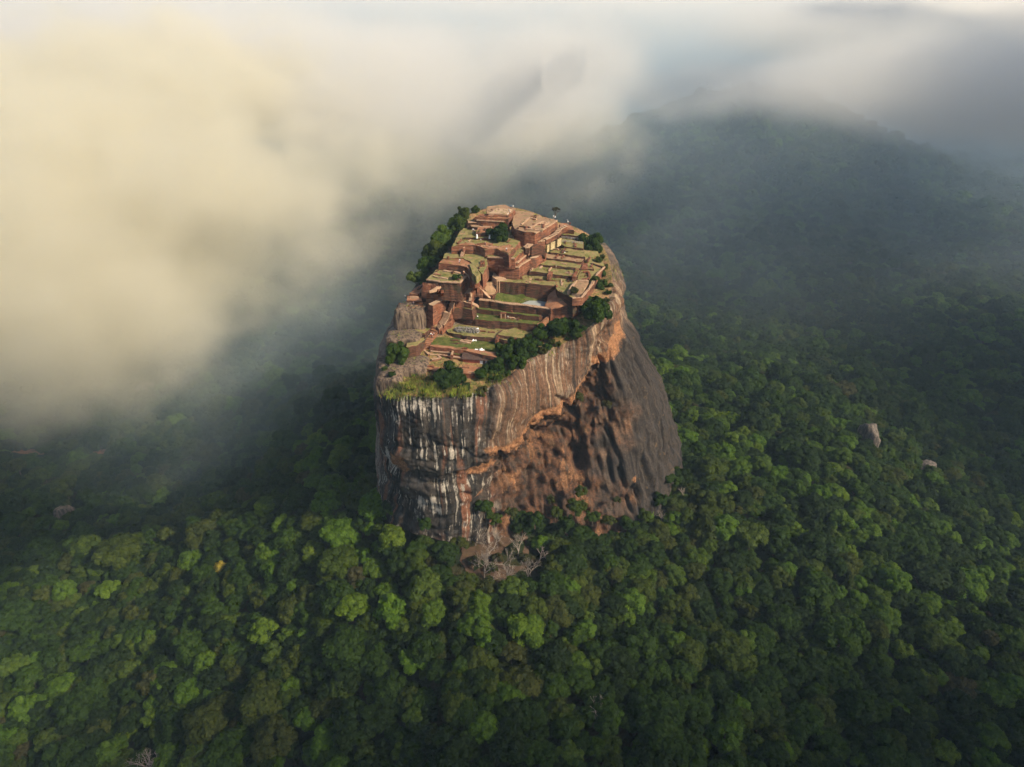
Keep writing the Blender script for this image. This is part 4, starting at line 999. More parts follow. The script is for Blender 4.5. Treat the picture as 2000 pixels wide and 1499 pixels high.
def bare_arrays(seed, depth=5):
    r = random.Random(seed); V, F = [], []
    def br(p, d, L, rad, k):
        q = p + d * L; tube(V, F, p, q, rad, rad * 0.72, 5 if k > 2 else 3)
        if k == 0: return
        for i in range(3 if k > 1 else 2):
            a = np.array([r.gauss(0, 1) for _ in range(3)]); nd = d + a * 0.48 + np.array((0, 0, 0.05)); nd /= np.linalg.norm(nd)
            br(q, nd, L * r.uniform(0.62, 0.82), rad * 0.66, k - 1)
    br(np.array((0, 0, -0.3)), np.array((0.05, 0.02, 1.0)), 1.0, 0.075, depth)
    return np.array(V), np.array(F)
BARE = []
for i in range(3):
    v, f = bare_arrays(i + 3, 4 if i else 5); BARE.append(mesh_np('branches', v, f, M['palebark'], True))
def on_ground(px, py, lift=8.0):
    z = 50.0
    for _ in range(8):
        x, y, _q = at_z(px, py, z); z = float(ground_z(x, y)) + lift
    return x, y, z - lift
BARES = [(928, 1040, 5.0, 'largest white leafless tree at the foot of the cliff'), (950, 1072, 4.5, 'white leafless tree in front of the largest bare one'), (985, 1085, 5.0, 'spreading pale leafless tree at the bottom of the bare scrub'), (1012, 1062, 4.5, 'greyish leafless tree right of the white bare trees'), (935, 1085, 4.0, 'small pale leafless tree left in the bare scrub'),
         (965, 1055, 4.2, 'pinkish leafless tree in the middle of the bare scrub'), (1030, 1110, 4.5, 'pale leafless tree below the greyish bare one'), (1298, 1012, 5.5, 'lone pale leafless tree leaning out right of the rock foot'), (1340, 965, 5.0, 'grey leafless tree above the lone pale one'), (575, 968, 4.6, 'white leafless tree standing in dark forest left of the rock'), (1330, 880, 4.5, 'thin pale leafless tree close to the right foot of the rock'),
         (330, 1330, 4.0, 'pale leafless tree in the lower left forest'), (295, 1480, 6.0, 'large greyish leafless tree at the lower left edge'), (1165, 1370, 4.5, 'small leafless tree among dark crowns below the rock'),
         (905, 1022, 4.6, 'slender white leafless tree against the foot of the dark cliff'), (945, 1100, 5.2, 'wide pale leafless tree at the lower edge of the bare scrub'), (975, 1040, 4.0, 'short pinkish leafless tree behind the middle bare one'), (1050, 1085, 4.8, 'grey leafless tree at the right edge of the bare scrub'), (990, 1115, 5.0, 'lowest white leafless tree of the bare scrub')]
for i, (px, py, s, lb) in enumerate(BARES):
    s *= 0.92 if py > 1000 and 880 < px < 1080 else 0.9
    x, y, z = on_ground(px, py, 2.6 * s * 0.7)
    e = empty('bare_tree', (x, y, z - 0.5), lb, 'bare tree', 'leafless trees'); e.scale = (s, s, s); e.rotation_euler = (0, 0, rng.random() * 6.28)
    obj('branches', BARE[i % 3], e)

# trees and bushes on the summit: (px,py of the foot, crown radius m, tint, variant, label)
SUMMIT = [(893, 452, 5.2, 0.36, 0, 'dark green tree on the left rim beside the top terraces'), (868, 480, 5.6, 0.62, 4, 'green tree on the left rim below the topmost rim tree'), (850, 503, 5.4, 0.42, 7, 'third dense tree down the left rim'), (836, 525, 4.6, 0.3, 0, 'fourth tree down the left rim beside the orange clay terrace'),
          (817, 553, 4.2, 0.6, 9, 'lowest bushy tree on the left rim'), (974, 469, 4.6, 0.05, 3, 'single dark tree standing on the middle palace terrace'), (1153, 490, 5.8, 0.08, 0, 'large dark tree at the right edge of the square lawns'), (1160, 622, 5.6, 0.2, 3, 'dense hanging tree on the right cliff rim below the sunken pit'),
          (1150, 606, 4.2, 0.3, 7, 'smaller green tree just behind the dense hanging tree'), (1096, 655, 6.2, 0.1, 9, 'big dark tree on the cliff rim below the pond'), (1058, 660, 3.4, 0.2, 4, 'small tree at the right end of the rim thicket'), (1035, 682, 4.4, 0.12, 0, 'dark bushy tree in the rim thicket right of the shed'), (1012, 696, 4.6, 0.08, 7, 'dark tree in the middle of the rim thicket'),
          (985, 704, 4.2, 0.15, 4, 'dark tree at the left end of the rim thicket'), (968, 728, 3.8, 0.1, 9, 'low dark tree below the shed'), (945, 738, 3.4, 0.18, 0, 'lowest dark bush below the shed'), (879, 752, 5.4, 0.06, 3, 'biggest dark tree at the front cliff edge'), (776, 704, 4.2, 0.3, 8, 'round bush on the grey rock at the left corner'),
          (890, 546, 1.8, 0.2, 0, 'small bush growing on the square brick block'), (1172, 561, 2.6, 0.25, 4, 'small bush at the right cliff edge above the hanging tree'), (1163, 548, 1.6, 0.4, 8, 'tiny bush beside the orange retaining wall'), (1010, 716, 3.2, 0.2, 9, 'bush below the rim thicket above the streaked cliff'), (905, 425, 3.2, 0.42, 4, 'bright green bush on the left rim by the summit'), (930, 415, 2.2, 0.35, 8, 'small bush at the back left of the topmost platform'),
          (908, 764, 2.4, 0.2, 2, 'low dark shrub on the front ledge right of the biggest tree'), (940, 768, 2.0, 0.5, 1, 'brownish shrub at the right end of the front ledge'), (838, 772, 2.2, 0.3, 3, 'green shrub at the lip of the front ledge'), (798, 762, 1.8, 0.5, 0, 'small olive shrub at the left end of the front ledge'), (1128, 650, 2.2, 0.25, 2, 'small shrub on the rim between the big dark tree and the hanging tree'), (1184, 590, 1.5, 0.45, 1, 'lone small shrub on the bare right rim'), (1168, 512, 1.6, 0.4, 0, 'shrub at the edge of the outer lawn below the large dark tree'), (1060, 690, 1.6, 0.5, 3, 'olive shrub on the broken rim above the streaked cliff'),
          (1120, 572, 1.6, 0.5, 8, 'olive bush on the bank beside the pond')]
bpy.context.view_layer.update(); _dg = bpy.context.evaluated_depsgraph_get()
def on_summit(px, py):
    ok, loc, *_ = S.ray_cast(_dg, Vector((0, 0, CZ)), Vector(ray(px, py)).normalized())
    return tuple(loc) if ok and loc.z > 140 and loc.y < 420 else at_p(px, py, -1.2)
_spots = [on_summit(q[0], q[1]) for q in SUMMIT]
for (px, py, s, ti, va, lb), (x, y, z) in zip(SUMMIT, _spots):
    s *= 1.08; ti = min(0.76, ti + 0.14)
    tree(lb, x, y, z - 0.8 * s, s, ti, va + int(px), 'trees on the summit', sz=1.0, kinds=WILD)
x, y, z = at_p(1084, 430, -1); e = empty('bare_tree', (x, y, z), 'dark windswept thin tree on the back rim of the summit', 'tree'); e.scale = (3.0, 3.0, 2.6)
me = BARE[1].copy(); me.materials.clear(); me.materials.append(M['bark']); obj('branches', me, e)
v, f, a = crown_arrays(77, 'flat', 9, 40, 0.1); v = v * (0.75, 0.75, 0.6) + (0, 0, 2.2); me = mesh_np('crown', v, f, M['leaf']); fattr(me, 'leaf', a); c_ = obj('crown', me, e); c_['tint'] = 0.68
# shrubs low on the cliff
for px, py, y, s, ti, lb in ((1127, 775, 262, 3.0, 0.62, 'olive shrub on the ledge between the two streaked cliffs'), (1125, 990, 246, 4.5, 0.5, 'yellow green tree against the brown foot of the cliff'), (945, 990, 232, 4.0, 0.3, 'green shrub at the foot of the dark cliff'), (1135, 960, 250, 3.0, 0.55, 'small olive shrub on the lower cliff'), (1185, 790, 268, 2.4, 0.66, 'dry tuft shrub on the right slope'),
                         (1072, 1060, 238, 4.2, 0.5, 'upright yellow green tree right of the bare scrub'), (895, 1060, 228, 4.4, 0.6, 'olive tree left of the bare scrub')):
    q = at_y(px, py, y); tree(lb, q[0], q[1], q[2] - 1.3 * s, s, ti, 8, 'shrubs on the cliff')

for i, (px, py, s, ti) in enumerate(((890, 1035, 2.6, .66), (918, 1060, 2.4, .67), (945, 1050, 2.2, .64), (970, 1090, 2.8, .66), (1000, 1075, 2.5, .63), (1025, 1090, 2.8, .65), (1040, 1060, 2.6, .55), (960, 1110, 2.6, .6), (925, 1095, 2.8, .64), (1010, 1045, 2.4, .66), (1060, 1110, 3.0, .58), (880, 1010, 2.4, .64))):
    x, y, z = on_ground(px, py, 2.0); tree('low dry brown shrub in the bare scrub under the cliff', x, y, z - 0.6 * s, s, ti, 8, 'dry shrubs in the bare scrub', name='shrub', cat='shrub')
for i, (px, py, y, s, ti) in enumerate(((965, 1010, 233, 3.2, .5), (1000, 1000, 236, 2.6, .6), (1045, 1012, 239, 3.6, .3), (1085, 1000, 240, 2.8, .56), (1105, 1020, 241, 3.6, .2), (1158, 1008, 246, 3.4, .45), (1190, 1015, 249, 3.0, .6), (1225, 1020, 253, 3.8, .25), (1262, 1005, 258, 3.2, .5), (1290, 975, 266, 3.4, .3), (1312, 935, 276, 3.4, .45), (760, 985, 242, 3.6, .2), (830, 1020, 228, 3.4, .3), (1140, 985, 246, 2.0, .58), (1075, 975, 243, 1.8, .6), (1205, 975, 254, 1.9, .62))):
    q = at_y(px, py, y); tree('bushy tree growing up against the foot of the cliff', q[0], q[1], q[2] - 1.5 * s, s, ti, i, 'trees climbing the foot of the cliff', kinds=WILD)
bpy.context.view_layer.update(); _dg = bpy.context.evaluated_depsgraph_get()
def on_rock(px, py):
    o, dr = Vector((0, 0, CZ)), Vector(ray(px, py)).normalized()
    for _ in range(6):
        ok, loc, nn, _i, ob, _m = S.ray_cast(_dg, o, dr)
        if not ok or ob.name.startswith('rock_monolith') or ob.name.startswith('outcrop'): return (tuple(loc), nn) if ok else (None, None)
        o = loc + dr * 0.05
    return None, None
RIM = [(955, 748), (972, 744), (992, 733), (1000, 722), (1024, 708), (1042, 697), (1050, 684), (1068, 684), (1078, 672), (1090, 676), (1108, 664), (1128, 660), (1140, 645), (1172, 610), (1180, 600), (1188, 575), (1192, 560), (1176, 540), (1182, 525), (1176, 505), (1168, 495), (860, 770), (885, 775), (918, 775), (780, 770), (765, 735), (752, 722), (770, 680), (760, 690), (800, 690), (810, 735)]
_hits = [on_rock(a, b) for a, b in RIM]
for i, ((a, b), (loc, nn)) in enumerate(zip(RIM, _hits)):
    if loc is None or loc[2] < 140: continue
    s = 0.9 + 1.3 * ((i * 37) % 10) / 10
    tree('low ragged shrub rooted along the cliff rim', loc[0], loc[1], loc[2] - 0.75 * s, s, (0.25, 0.5, 0.38, 0.6, 0.72)[i % 5], i, 'low shrubs along the cliff rim', name='shrub', cat='shrub', kinds=WILD)
# grass on the front ledge (uncountable)
def ledge_grass():
    r = np.random.default_rng(5); pts = []
    spots = [(775, 775), (800, 755), (830, 745), (850, 755), (900, 770), (840, 772), (1060, 690), (1175, 575), (1178, 530), (1180, 548), (1120, 665), (965, 745)]
    V, F, A, n0 = [], [], [], 0
    for px, py in spots:
        n = 480
        qx = px + r.normal(size=n) * 14; qy = py - 6 + r.normal(size=n) * 4.5
        for a, b in zip(qx, qy):
            p = np.array(at_p(a, b, -0.6)) if py < 735 else np.array(at_y(a, b, 238 - (b - 745) * 0.28 if b > 745 else 243))
            h = 0.2 + r.random() * 0.65; w = 0.085; an = r.random() * 6.28; d = np.array((math.cos(an), math.sin(an), 0)); lean = r.normal(size=3) * 0.35; lean[2] = 0
            p = p - (0, 0, 0.9)
            V += [p - d * w, p + d * w, p + d * w * 0.4 + (0, 0, h + 0.9) + lean, p - d * w * 0.4 + (0, 0, h + 0.9) + lean]
            F.append((n0, n0 + 1, n0 + 2, n0 + 3)); n0 += 4; A += [r.random()] * 4
    me = mesh_np('grass', np.array(V), np.array(F), M['blade']); fattr(me, 'leaf', A)
    tag(obj('grass', me), 'bright tall grass along the front ledge and cliff rim', None, None, 'stuff')
ledge_grass()

def scatter_summit():
    """brick rubble and tufts lying on whatever stands on the summit"""
    bpy.context.view_layer.update(); dg = bpy.context.evaluated_depsgraph_get()
    r = np.random.default_rng(31); rim = ROCK['rim']; V, F, A, n0 = [], [], [], 0; TV, TF, TA, t0 = [], [], [], 0
    box = np.array([(x, y, z) for z in (-.5, .5) for x, y in ((-.5, -.5), (.5, -.5), (.5, .5), (-.5, .5))]); bf = np.array([(3, 2, 1, 0), (4, 5, 6, 7), (0, 1, 5, 4), (1, 2, 6, 5), (2, 3, 7, 6), (3, 0, 4, 7)])
    lo, hi = rim[:, :2].min(0), rim[:, :2].max(0); c0 = np.array((2.0, 300.0))
    for i in range(4200):
        x, y = lo + (hi - lo) * r.random(2)
        ok, loc, nn, _i, ob, _m = S.ray_cast(dg, Vector((x, y, 260)), Vector((0, 0, -1)))
        if not ok or loc.z < 155 or nn.z < 0.8 or ob.name.split('.')[0] in ('crown', 'trunk', 'branches', 'roof', 'water_surface', 'steps', 'tarpaulin', 'shirt', 'person', 'hair', 'trousers'): continue
        p = np.array(loc); g = fbm(x / 7, y / 7, 2.2, 3)
        if g > 0.15 and r.random() < 0.75:
            k = 7
            for q in range(k):
                h = 0.15 + r.random() * 0.3; an = r.random() * 6.28; d = np.array((math.cos(an), math.sin(an), 0)) * 0.13; b = p + np.append(r.normal(size=2) * 0.45, -0.1); le = np.append(r.normal(size=2) * 0.2, h)
                TV += [b - d, b + d, b + d * .4 + le, b - d * .4 + le]; TF.append((t0, t0 + 1, t0 + 2, t0 + 3)); t0 += 4; TA += [r.random()] * 4
        elif g < 0.0 and r.random() < 0.45:
            a = r.random() * 6.28; R_ = np.array(((math.cos(a), -math.sin(a), 0), (math.sin(a), math.cos(a), 0), (0, 0, 1)))
            sc = np.array((0.25 + 0.6 * r.random() ** 2, 0.2 + 0.25 * r.random(), 0.15 + 0.2 * r.random()))
            V.append((box * sc) @ R_.T + p + (0, 0, sc[2] * 0.3)); F.append(bf + n0); n0 += 8
    tag(obj('rubble', mesh_np('rubble', np.concatenate(V), np.concatenate(F), M['brick'])), 'loose brick rubble strewn over the ruined terraces', None, None, 'stuff')
    me = mesh_np('weeds', np.array(TV), np.array(TF), M['blade']); fattr(me, 'leaf', TA); tag(obj('weeds', me), 'small weeds and tufts growing over the ruined terraces', None, None, 'stuff')
scatter_summit()
# ------------------------------------------------------------------ the forest
def forest():
    r = np.random.default_rng(21)
    P_ = []
    def layer(y0, y1, sp, margin):
        ys = np.arange(y0, y1, sp)
        for i, yy in enumerate(ys):
            half = 0.80 * (yy * CP + 150) + margin
            xs = np.arange(-half, half, sp) + (i % 2) * sp / 2
            P_.append(np.column_stack((xs, np.full(len(xs), yy), np.full(len(xs), sp))))
    layer(60, 420, 6.1, 20); layer(420, 800, 7.2, 40); layer(800, 1900, 9.0, 80)
    p = np.concatenate(P_); n = len(p)
    p[:, :2] += r.normal(size=(n, 2)) * p[:, 2:3] * 0.28
    x, y, sp = p.T
    # outside the rock
    A = np.array([c[3] for c in COLS])[:, :2]; Bm = np.array([c[4] for c in COLS])[:, :2]; poly = (A * 0.45 + Bm * 0.55)
    ins = np.zeros(n, bool); m = len(poly)
    for i in range(m):
        (x1, y1), (x2, y2) = poly[i], poly[(i + 1) % m]
        ins ^= ((y1 > y) != (y2 > y)) & (x < (x2 - x1) * (y - y1) / (y2 - y1 + 1e-9) + x1)
    z = ground_z(x, y)
    keep = ~ins
    # clearings, bare scrub and boulders stay open
    for px, py, rad in ((195, 888, 9), (55, 882, 13), (270, 868, 8), (960, 1065, 19), (1005, 1100, 15), (940, 1105, 12), (900, 1035, 10), (1040, 1085, 10), (1700, 850, 12), (1812, 912, 9), (287, 757, 12), (126, 996, 9), (440, 1110, 6)):
        cx, cy, _ = on_ground(px, py, 5); keep &= np.hypot(x - cx, y - cy) > rad
    # sizes
    size = sp * (0.56 + 0.46 * r.random(n) ** 1.6)
    big = r.random(n) < 0.07; size[big] *= 1.45
    # kinds drift over the land
    drift = fbm(x / 90, y / 90, 0.7, 3)
    t = r.random(n)
    tint = np.where(t < 0.40, 0.02 + 0.2 * r.random(n), np.where(t < 0.72, 0.22 + 0.2 * r.random(n), np.where(t < 0.88, 0.48 + 0.12 * r.random(n), np.where(t < 0.90, 0.62 + 0.05 * r.random(n), 0.74 + 0.07 * r.random(n)))))
    tint = np.where((drift > 0.25) & (t > 0.35) & (t < 0.62), 0.76 + 0.06 * r.random(n), tint)
    tint = np.where((drift < -0.5) & (t > 0.5) & (t < 0.75), 0.54 + 0.07 * r.random(n), tint)
    var = r.integers(0, len(CROWNS), n)
    rot = r.random(n) * 6.28
    lift = -0.2 * size + r.normal(size=n) * 1.6
    q = np.column_stack((x, y, z + lift, size, tint, var, rot))[keep]
    px, py, dep = to_px(q[:, 0], q[:, 1], q[:, 2] + q[:, 3] * 1.6)
    inside = (px > 5) & (px < 1995) & (py > 5) & (py < 1496)
    score = np.where(inside, q[:, 3] / dep, -1)
    near = np.argsort(-score)[:300]
    mask = np.zeros(len(q), bool); mask[near] = True
    forms = {'round': 'rounded', 'flat': 'broad flat', 'open': 'loose clumpy', 'tall': 'tall upright'}
    def colour(t_): return 'dark green' if t_ < 0.14 else 'deep green' if t_ < 0.3 else 'mid green' if t_ < 0.45 else 'olive green' if t_ < 0.61 else 'brownish' if t_ < 0.7 else 'bright green'
    for i in near:
        X_, Y_, Z_, s, ti, va, ro = q[i]; va = int(va)
        sx = 'far left' if px[i] < 400 else 'left' if px[i] < 800 else 'middle' if px[i] < 1200 else 'right' if px[i] < 1600 else 'far right'
        sy = 'at the bottom edge' if py[i] > 1400 else 'low on the near slope' if py[i] > 1250 else 'higher up the near slope'
        lb = '%s %s tree with %s crown %s, %s' % ('big' if s > 6.8 else 'small' if s < 4.8 else 'medium', colour(ti), forms[STY[va]], sy, sx)
        tree(lb, X_, Y_, Z_, s, ti, va, 'trees of the near forest', ro, name='forest_tree')
    rest = q[~mask]
    # all other trees: one mass
    protos = bpy.data.collections.new('tree_kinds')
    for i, cm in enumerate(CROWNS):
        nv = len(cm.vertices); a = np.empty(nv * 3, np.float32); cm.vertices.foreach_get('co', a)
        nf = len(cm.polygons); l = np.empty(nf * 4, np.int32); cm.loops.foreach_get('vertex_index', l)
        lf = np.empty(nv, np.float32); cm.attributes['leaf'].data.foreach_get('value', lf)
        tm = TRUNKS[i % 3]; tv = np.empty(len(tm.vertices) * 3, np.float32); tm.vertices.foreach_get('co', tv); tl = np.empty(len(tm.polygons) * 4, np.int32); tm.loops.foreach_get('vertex_index', tl)
        me = mesh_np('tree_kind', np.concatenate((a.reshape(-1, 3), tv.reshape(-1, 3))), np.concatenate((l.reshape(-1, 4), tl.reshape(-1, 4) + nv)), M['leaf'])
        me.materials.append(M['bark']); fattr(me, 'leaf', np.concatenate((lf, np.zeros(len(tv) // 3))))
        mi = np.zeros(len(me.polygons), np.int32); mi[nf:] = 1; me.polygons.foreach_set('material_index', mi)
        protos.objects.link(bpy.data.objects.new('tree_kind_%d' % i, me))
    me = bpy.data.meshes.new('forest'); me.vertices.add(len(rest)); me.vertices.foreach_set('co', rest[:, :3].astype(np.float32).ravel())
    fattr(me, 'size', rest[:, 3]); fattr(me, 'tint', rest[:, 4]); fattr(me, 'rot', rest[:, 6])
    ia = me.attributes.new('kind_index', 'INT', 'POINT'); ia.data.foreach_set('value', rest[:, 5].astype(np.int32))
    o = obj('forest', me); tag(o, 'dense tropical forest covering the slopes and plain round the rock', None, None, 'stuff')
    g = bpy.data.node_groups.new('scatter_trees', 'GeometryNodeTree')
    g.interface.new_socket('Geometry', in_out='INPUT', socket_type='NodeSocketGeometry'); g.interface.new_socket('Geometry', in_out='OUTPUT', socket_type='NodeSocketGeometry')
    nd = g.nodes; gi, go = nd.new('NodeGroupInput'), nd.new('NodeGroupOutput')
    ci = nd.new('GeometryNodeCollectionInfo'); ci.inputs[0].default_value = protos; ci.inputs[1].default_value = True; ci.inputs[2].default_value = True
    ip = nd.new('GeometryNodeInstanceOnPoints'); ip.inputs['Pick Instance'].default_value = True
    def na(nm, ty):
        q_ = nd.new('GeometryNodeInputNamedAttribute'); q_.data_type = ty; q_.inputs[0].default_value = nm; return q_.outputs[0]
    cx = nd.new('ShaderNodeCombineXYZ')
    g.links.new(na('rot', 'FLOAT'), cx.inputs[2]); L = g.links.new
    L(gi.outputs[0], ip.inputs['Points']); L(ci.outputs[0], ip.inputs['Instance']); L(na('kind_index', 'INT'), ip.inputs['Instance Index'])
    L(cx.outputs[0], ip.inputs['Rotation']); L(na('size', 'FLOAT'), ip.inputs['Scale']); L(ip.outputs[0], go.inputs[0])
    md = o.modifiers.new('scatter', 'NODES'); md.node_group = g
    print('FOREST', len(q), 'stuff', len(rest))
forest()
# single trees that stand out
SPECIAL = [(432, 1112, 4.2, 0.93, 2, 'yellow flowering tree alone among the green forest'), (640, 985, 7.5, 0.80, 0, 'big bright green tree left of the rock foot'), (738, 985, 8.5, 0.80, 4, 'largest bright green tree touching the left foot of the rock'), (664, 1040, 7.5, 0.79, 1, 'spreading bright green tree below the largest bright one'), (612, 1078, 5.5, 0.82, 8, 'small light green tree beside the spreading bright green one'),
           (515, 1238, 6.5, 0.81, 0, 'light green rounded tree on the lower left slope'), (690, 1185, 7.0, 0.81, 5, 'bright lime tree in the middle of the lower forest'), (545, 1115, 5.5, 0.80, 3, 'upright light green tree right of the yellow tree'), (232, 1078, 11.0, 0.55, 1, 'very wide olive crowned tree on the left'), (405, 1415, 8.5, 0.58, 7, 'wide yellowish olive tree near the bottom left'), (400, 1475, 7.0, 0.60, 6, 'second yellowish olive tree at the bottom left edge'),
           (930, 1220, 6.5, 0.78, 8, 'light green tree below the bare scrub'), (1640, 1240, 9.0, 0.4, 1, 'wide green domed tree on the dark right slope'), (1590, 1170, 7.0, 0.36, 0, 'green domed tree behind the wide one on the right slope'), (1415, 1030, 7.0, 0.79, 5, 'sunlit pale green tree right of the lone leafless tree'), (1470, 1045, 7.0, 0.74, 1, 'sunlit layered tree on the right slope')]
for px, py, s, ti, va, lb in SPECIAL:
    x, y, z = on_ground(px, py, 1.4 * s); tree(lb, x, y, z + 0.12 * s, s, ti, va, 'standout trees')
# bare clearings
for px, py, w, h, lb in ((195, 888, 9, 6, 'orange clearing of bare earth in the left forest'), (60, 882, 16, 3, 'thin orange track of bare earth at the far left'), (965, 1075, 19, 12, 'reddish leaf litter slope under the bare trees')):
    x, y, z = on_ground(px, py, 0.5); bm = bmesh.new(); r = random.Random(px); n = 26
    ctr = bm.verts.new((0, 0, float(ground_z(x, y)) + 0.45 - z)); ring = []
    for i in range(n):
        a = i * 6.283 / n; rr = 0.75 + 0.35 * r.random(); dx, dy = math.cos(a) * w * rr, math.sin(a) * h * 1.6 * rr
        ring.append(bm.verts.new((dx, dy, float(ground_z(x + dx, y + dy)) + 0.3 - z)))
    for i in range(n): bm.faces.new((ctr, ring[i], ring[(i + 1) % n]))
    tag(bm_obj('clearing', bm, M['litter' if 'litter' in lb else 'earth'], None, (x, y, z)), lb, None, None, 'structure')

# ------------------------------------------------------------------ visitors
def person_mesh():
    me = bpy.data.meshes.new('p'); 
    J = [(0, 0, .95), (0, 0, 1.15), (0, 0, 1.38), (0, 0, 1.52), (0, .01, 1.68), (.19, 0, 1.40), (.25, .02, 1.12), (.26, -.06, .90), (-.19, 0, 1.40), (-.25, .02, 1.12), (-.26, -.06, .90), (.10, 0, .90), (.11, .01, .48), (.11, .03, .06), (.12, -.12, .03), (-.10, 0, .90), (-.11, -.08, .48), (-.11, .02, .06), (-.12, -.12, .03)]
    E = [(0, 1), (1, 2), (2, 3), (3, 4), (2, 5), (5, 6), (6, 7), (2, 8), (8, 9), (9, 10), (0, 11), (11, 12), (12, 13), (13, 14), (0, 15), (15, 16), (16, 17), (17, 18)]
    rad = [.15, .13, .15, .06, .105, .065, .05, .04, .065, .05, .04, .095, .065, .045, .04, .095, .065, .045, .04]
    me.from_pydata(J, E, []); o = bpy.data.objects.new('p', me); COL.objects.link(o)
    o.modifiers.new('s', 'SKIN'); o.modifiers.new('d', 'SUBSURF').levels = 1
    for i, q in enumerate(me.skin_vertices[0].data): q.radius = (rad[i], rad[i] * 0.8); q.use_root = (i == 0)
    dg = bpy.context.evaluated_depsgraph_get(); ev = o.evaluated_get(dg); out = bpy.data.meshes.new_from_object(ev)
    bpy.data.objects.remove(o); out.name = 'person'; out.materials.clear(); out.materials.append(M['skin']); return out
PM = person_mesh()
def garment(z0, z1, infl, mat, xlim=9.0):
    bm = bmesh.new(); bm.from_mesh(PM); bm.normal_update()
    kill = [f for f in bm.faces if not (z0 <= f.calc_center_median().z <= z1)]
    bmesh.ops.delete(bm, geom=kill, context='FACES')
    for v in bm.verts: v.co += v.normal * infl
    me = bpy.data.meshes.new('garment'); bm.to_mesh(me); bm.free(); me.materials.append(M[mat]); return me
G = {c: garment(1.0, 1.47, 0.025, c) for c in ('shirt_white', 'shirt_blue', 'shirt_red', 'shirt_pink')}
TR = {c: garment(0.1, 1.02, 0.02, c) for c in ('trousers_dark', 'trousers_tan')}
HAIR = garment(1.68, 2.0, 0.02, 'hair')
PEOPLE = [(1081, 427, zrp, 'shirt_white', 'near the back corner of the upper right platform'), (1084, 429, zrp, 'shirt_white', 'at the outer corner of the upper right platform'), (1107, 434.5, zr1 + 2.3, 'shirt_white', 'on the red brick stub mound, rear'), (1109, 437.5, zr1 + 2.3, 'shirt_white', 'on the red brick stub mound, front'), (1113, 441, zr1 + 2.3, 'shirt_red', 'at the right end of the red brick stub mound'),
          (998, 406, za, 'shirt_blue', 'at the back right corner of the topmost platform'), (1002, 407.5, za, 'shirt_white', 'right end of the topmost platform'), (994, 414, za, 'shirt_blue', 'beside the raised clay floor'), (995.5, 418, za, 'shirt_white', 'at the front right of the topmost platform'), (992, 423, za - 1.1, 'shirt_white', 'right end of the first step terrace'), (924, 453, zm + 0.6, 'shirt_white', 'left of the small orange court'), (926, 454.5, zm + 0.6, 'shirt_pink', 'beside the small orange court wall'),
          (939, 473, zm, 'shirt_white', 'on the path in front of the dark grass step'), (948, 479, zm + 0.35, 'shirt_pink', 'on the bare red earth apron'), (989, 491, zm + 0.35, 'shirt_white', 'at the right end of the red earth apron'), (1086, 525, zr6, 'shirt_white', 'on the long lawn'), (1103, 498, zr4, 'shirt_white', 'beside the lawn divider'), (1036, 535, zr7, 'shirt_white', 'at the right foot of the palace block'),
          (942, 539, zland, 'shirt_pink', 'on the pale landing'), (898, 513, zl2, 'shirt_white', 'at the foot of the narrow ramp'), (897, 516, zl2, 'shirt_pink', 'on the orange clay terrace'), (858, 524.5, zl1, 'shirt_white', 'at the back of the square brick block'), (791.5, 583, (zlc - 1.6), 'shirt_white', 'at the left edge of the summit'), (805, 594, (zlc - 1.6), 'shirt_white', 'on the small orange platform, left'), (808, 596, (zlc - 1.6), 'shirt_pink', 'on the small orange platform, right'),
          (936, 579, zdam, 'shirt_white', 'on the dam wall'), (842, 657, zg4 + 0.8, 'shirt_white', 'on the red earth stair, upper left'), (845, 658.5, zg4 + 0.8, 'shirt_white', 'on the red earth stair, centre'), (847.5, 656, zg4 + 0.8, 'shirt_pink', 'on the red earth stair, upper right'), (843.5, 661, zg4 + 0.5, 'shirt_red', 'on the red earth stair, lower'), (992, 623.5, zg2, 'shirt_white', 'right of the white gateway'), (1041, 624, zg2, 'shirt_white', 'at the right end of the second lawn'), (933, 623, zg2, 'shirt_white', 'on the edge of the second lawn')]
names = {'shirt_white': 'white', 'shirt_blue': 'blue', 'shirt_red': 'red', 'shirt_pink': 'pink'}
proto = obj('person', PM)
for i, (px, py, z, sh, where) in enumerate(PEOPLE):
    o = proto if i == 0 else proto.copy()
    if i: COL.objects.link(o)
    o.location = at_z(px, py, z + 0.1); o.rotation_euler = (0, 0, rng.random() * 6.28)
    tag(o, 'person in a %s top standing %s' % (names[sh], where), 'person', 'visitors on the summit')
    obj('shirt', G[sh], o); obj('trousers', TR['trousers_tan' if i % 3 == 0 else 'trousers_dark'], o); obj('hair', HAIR, o)

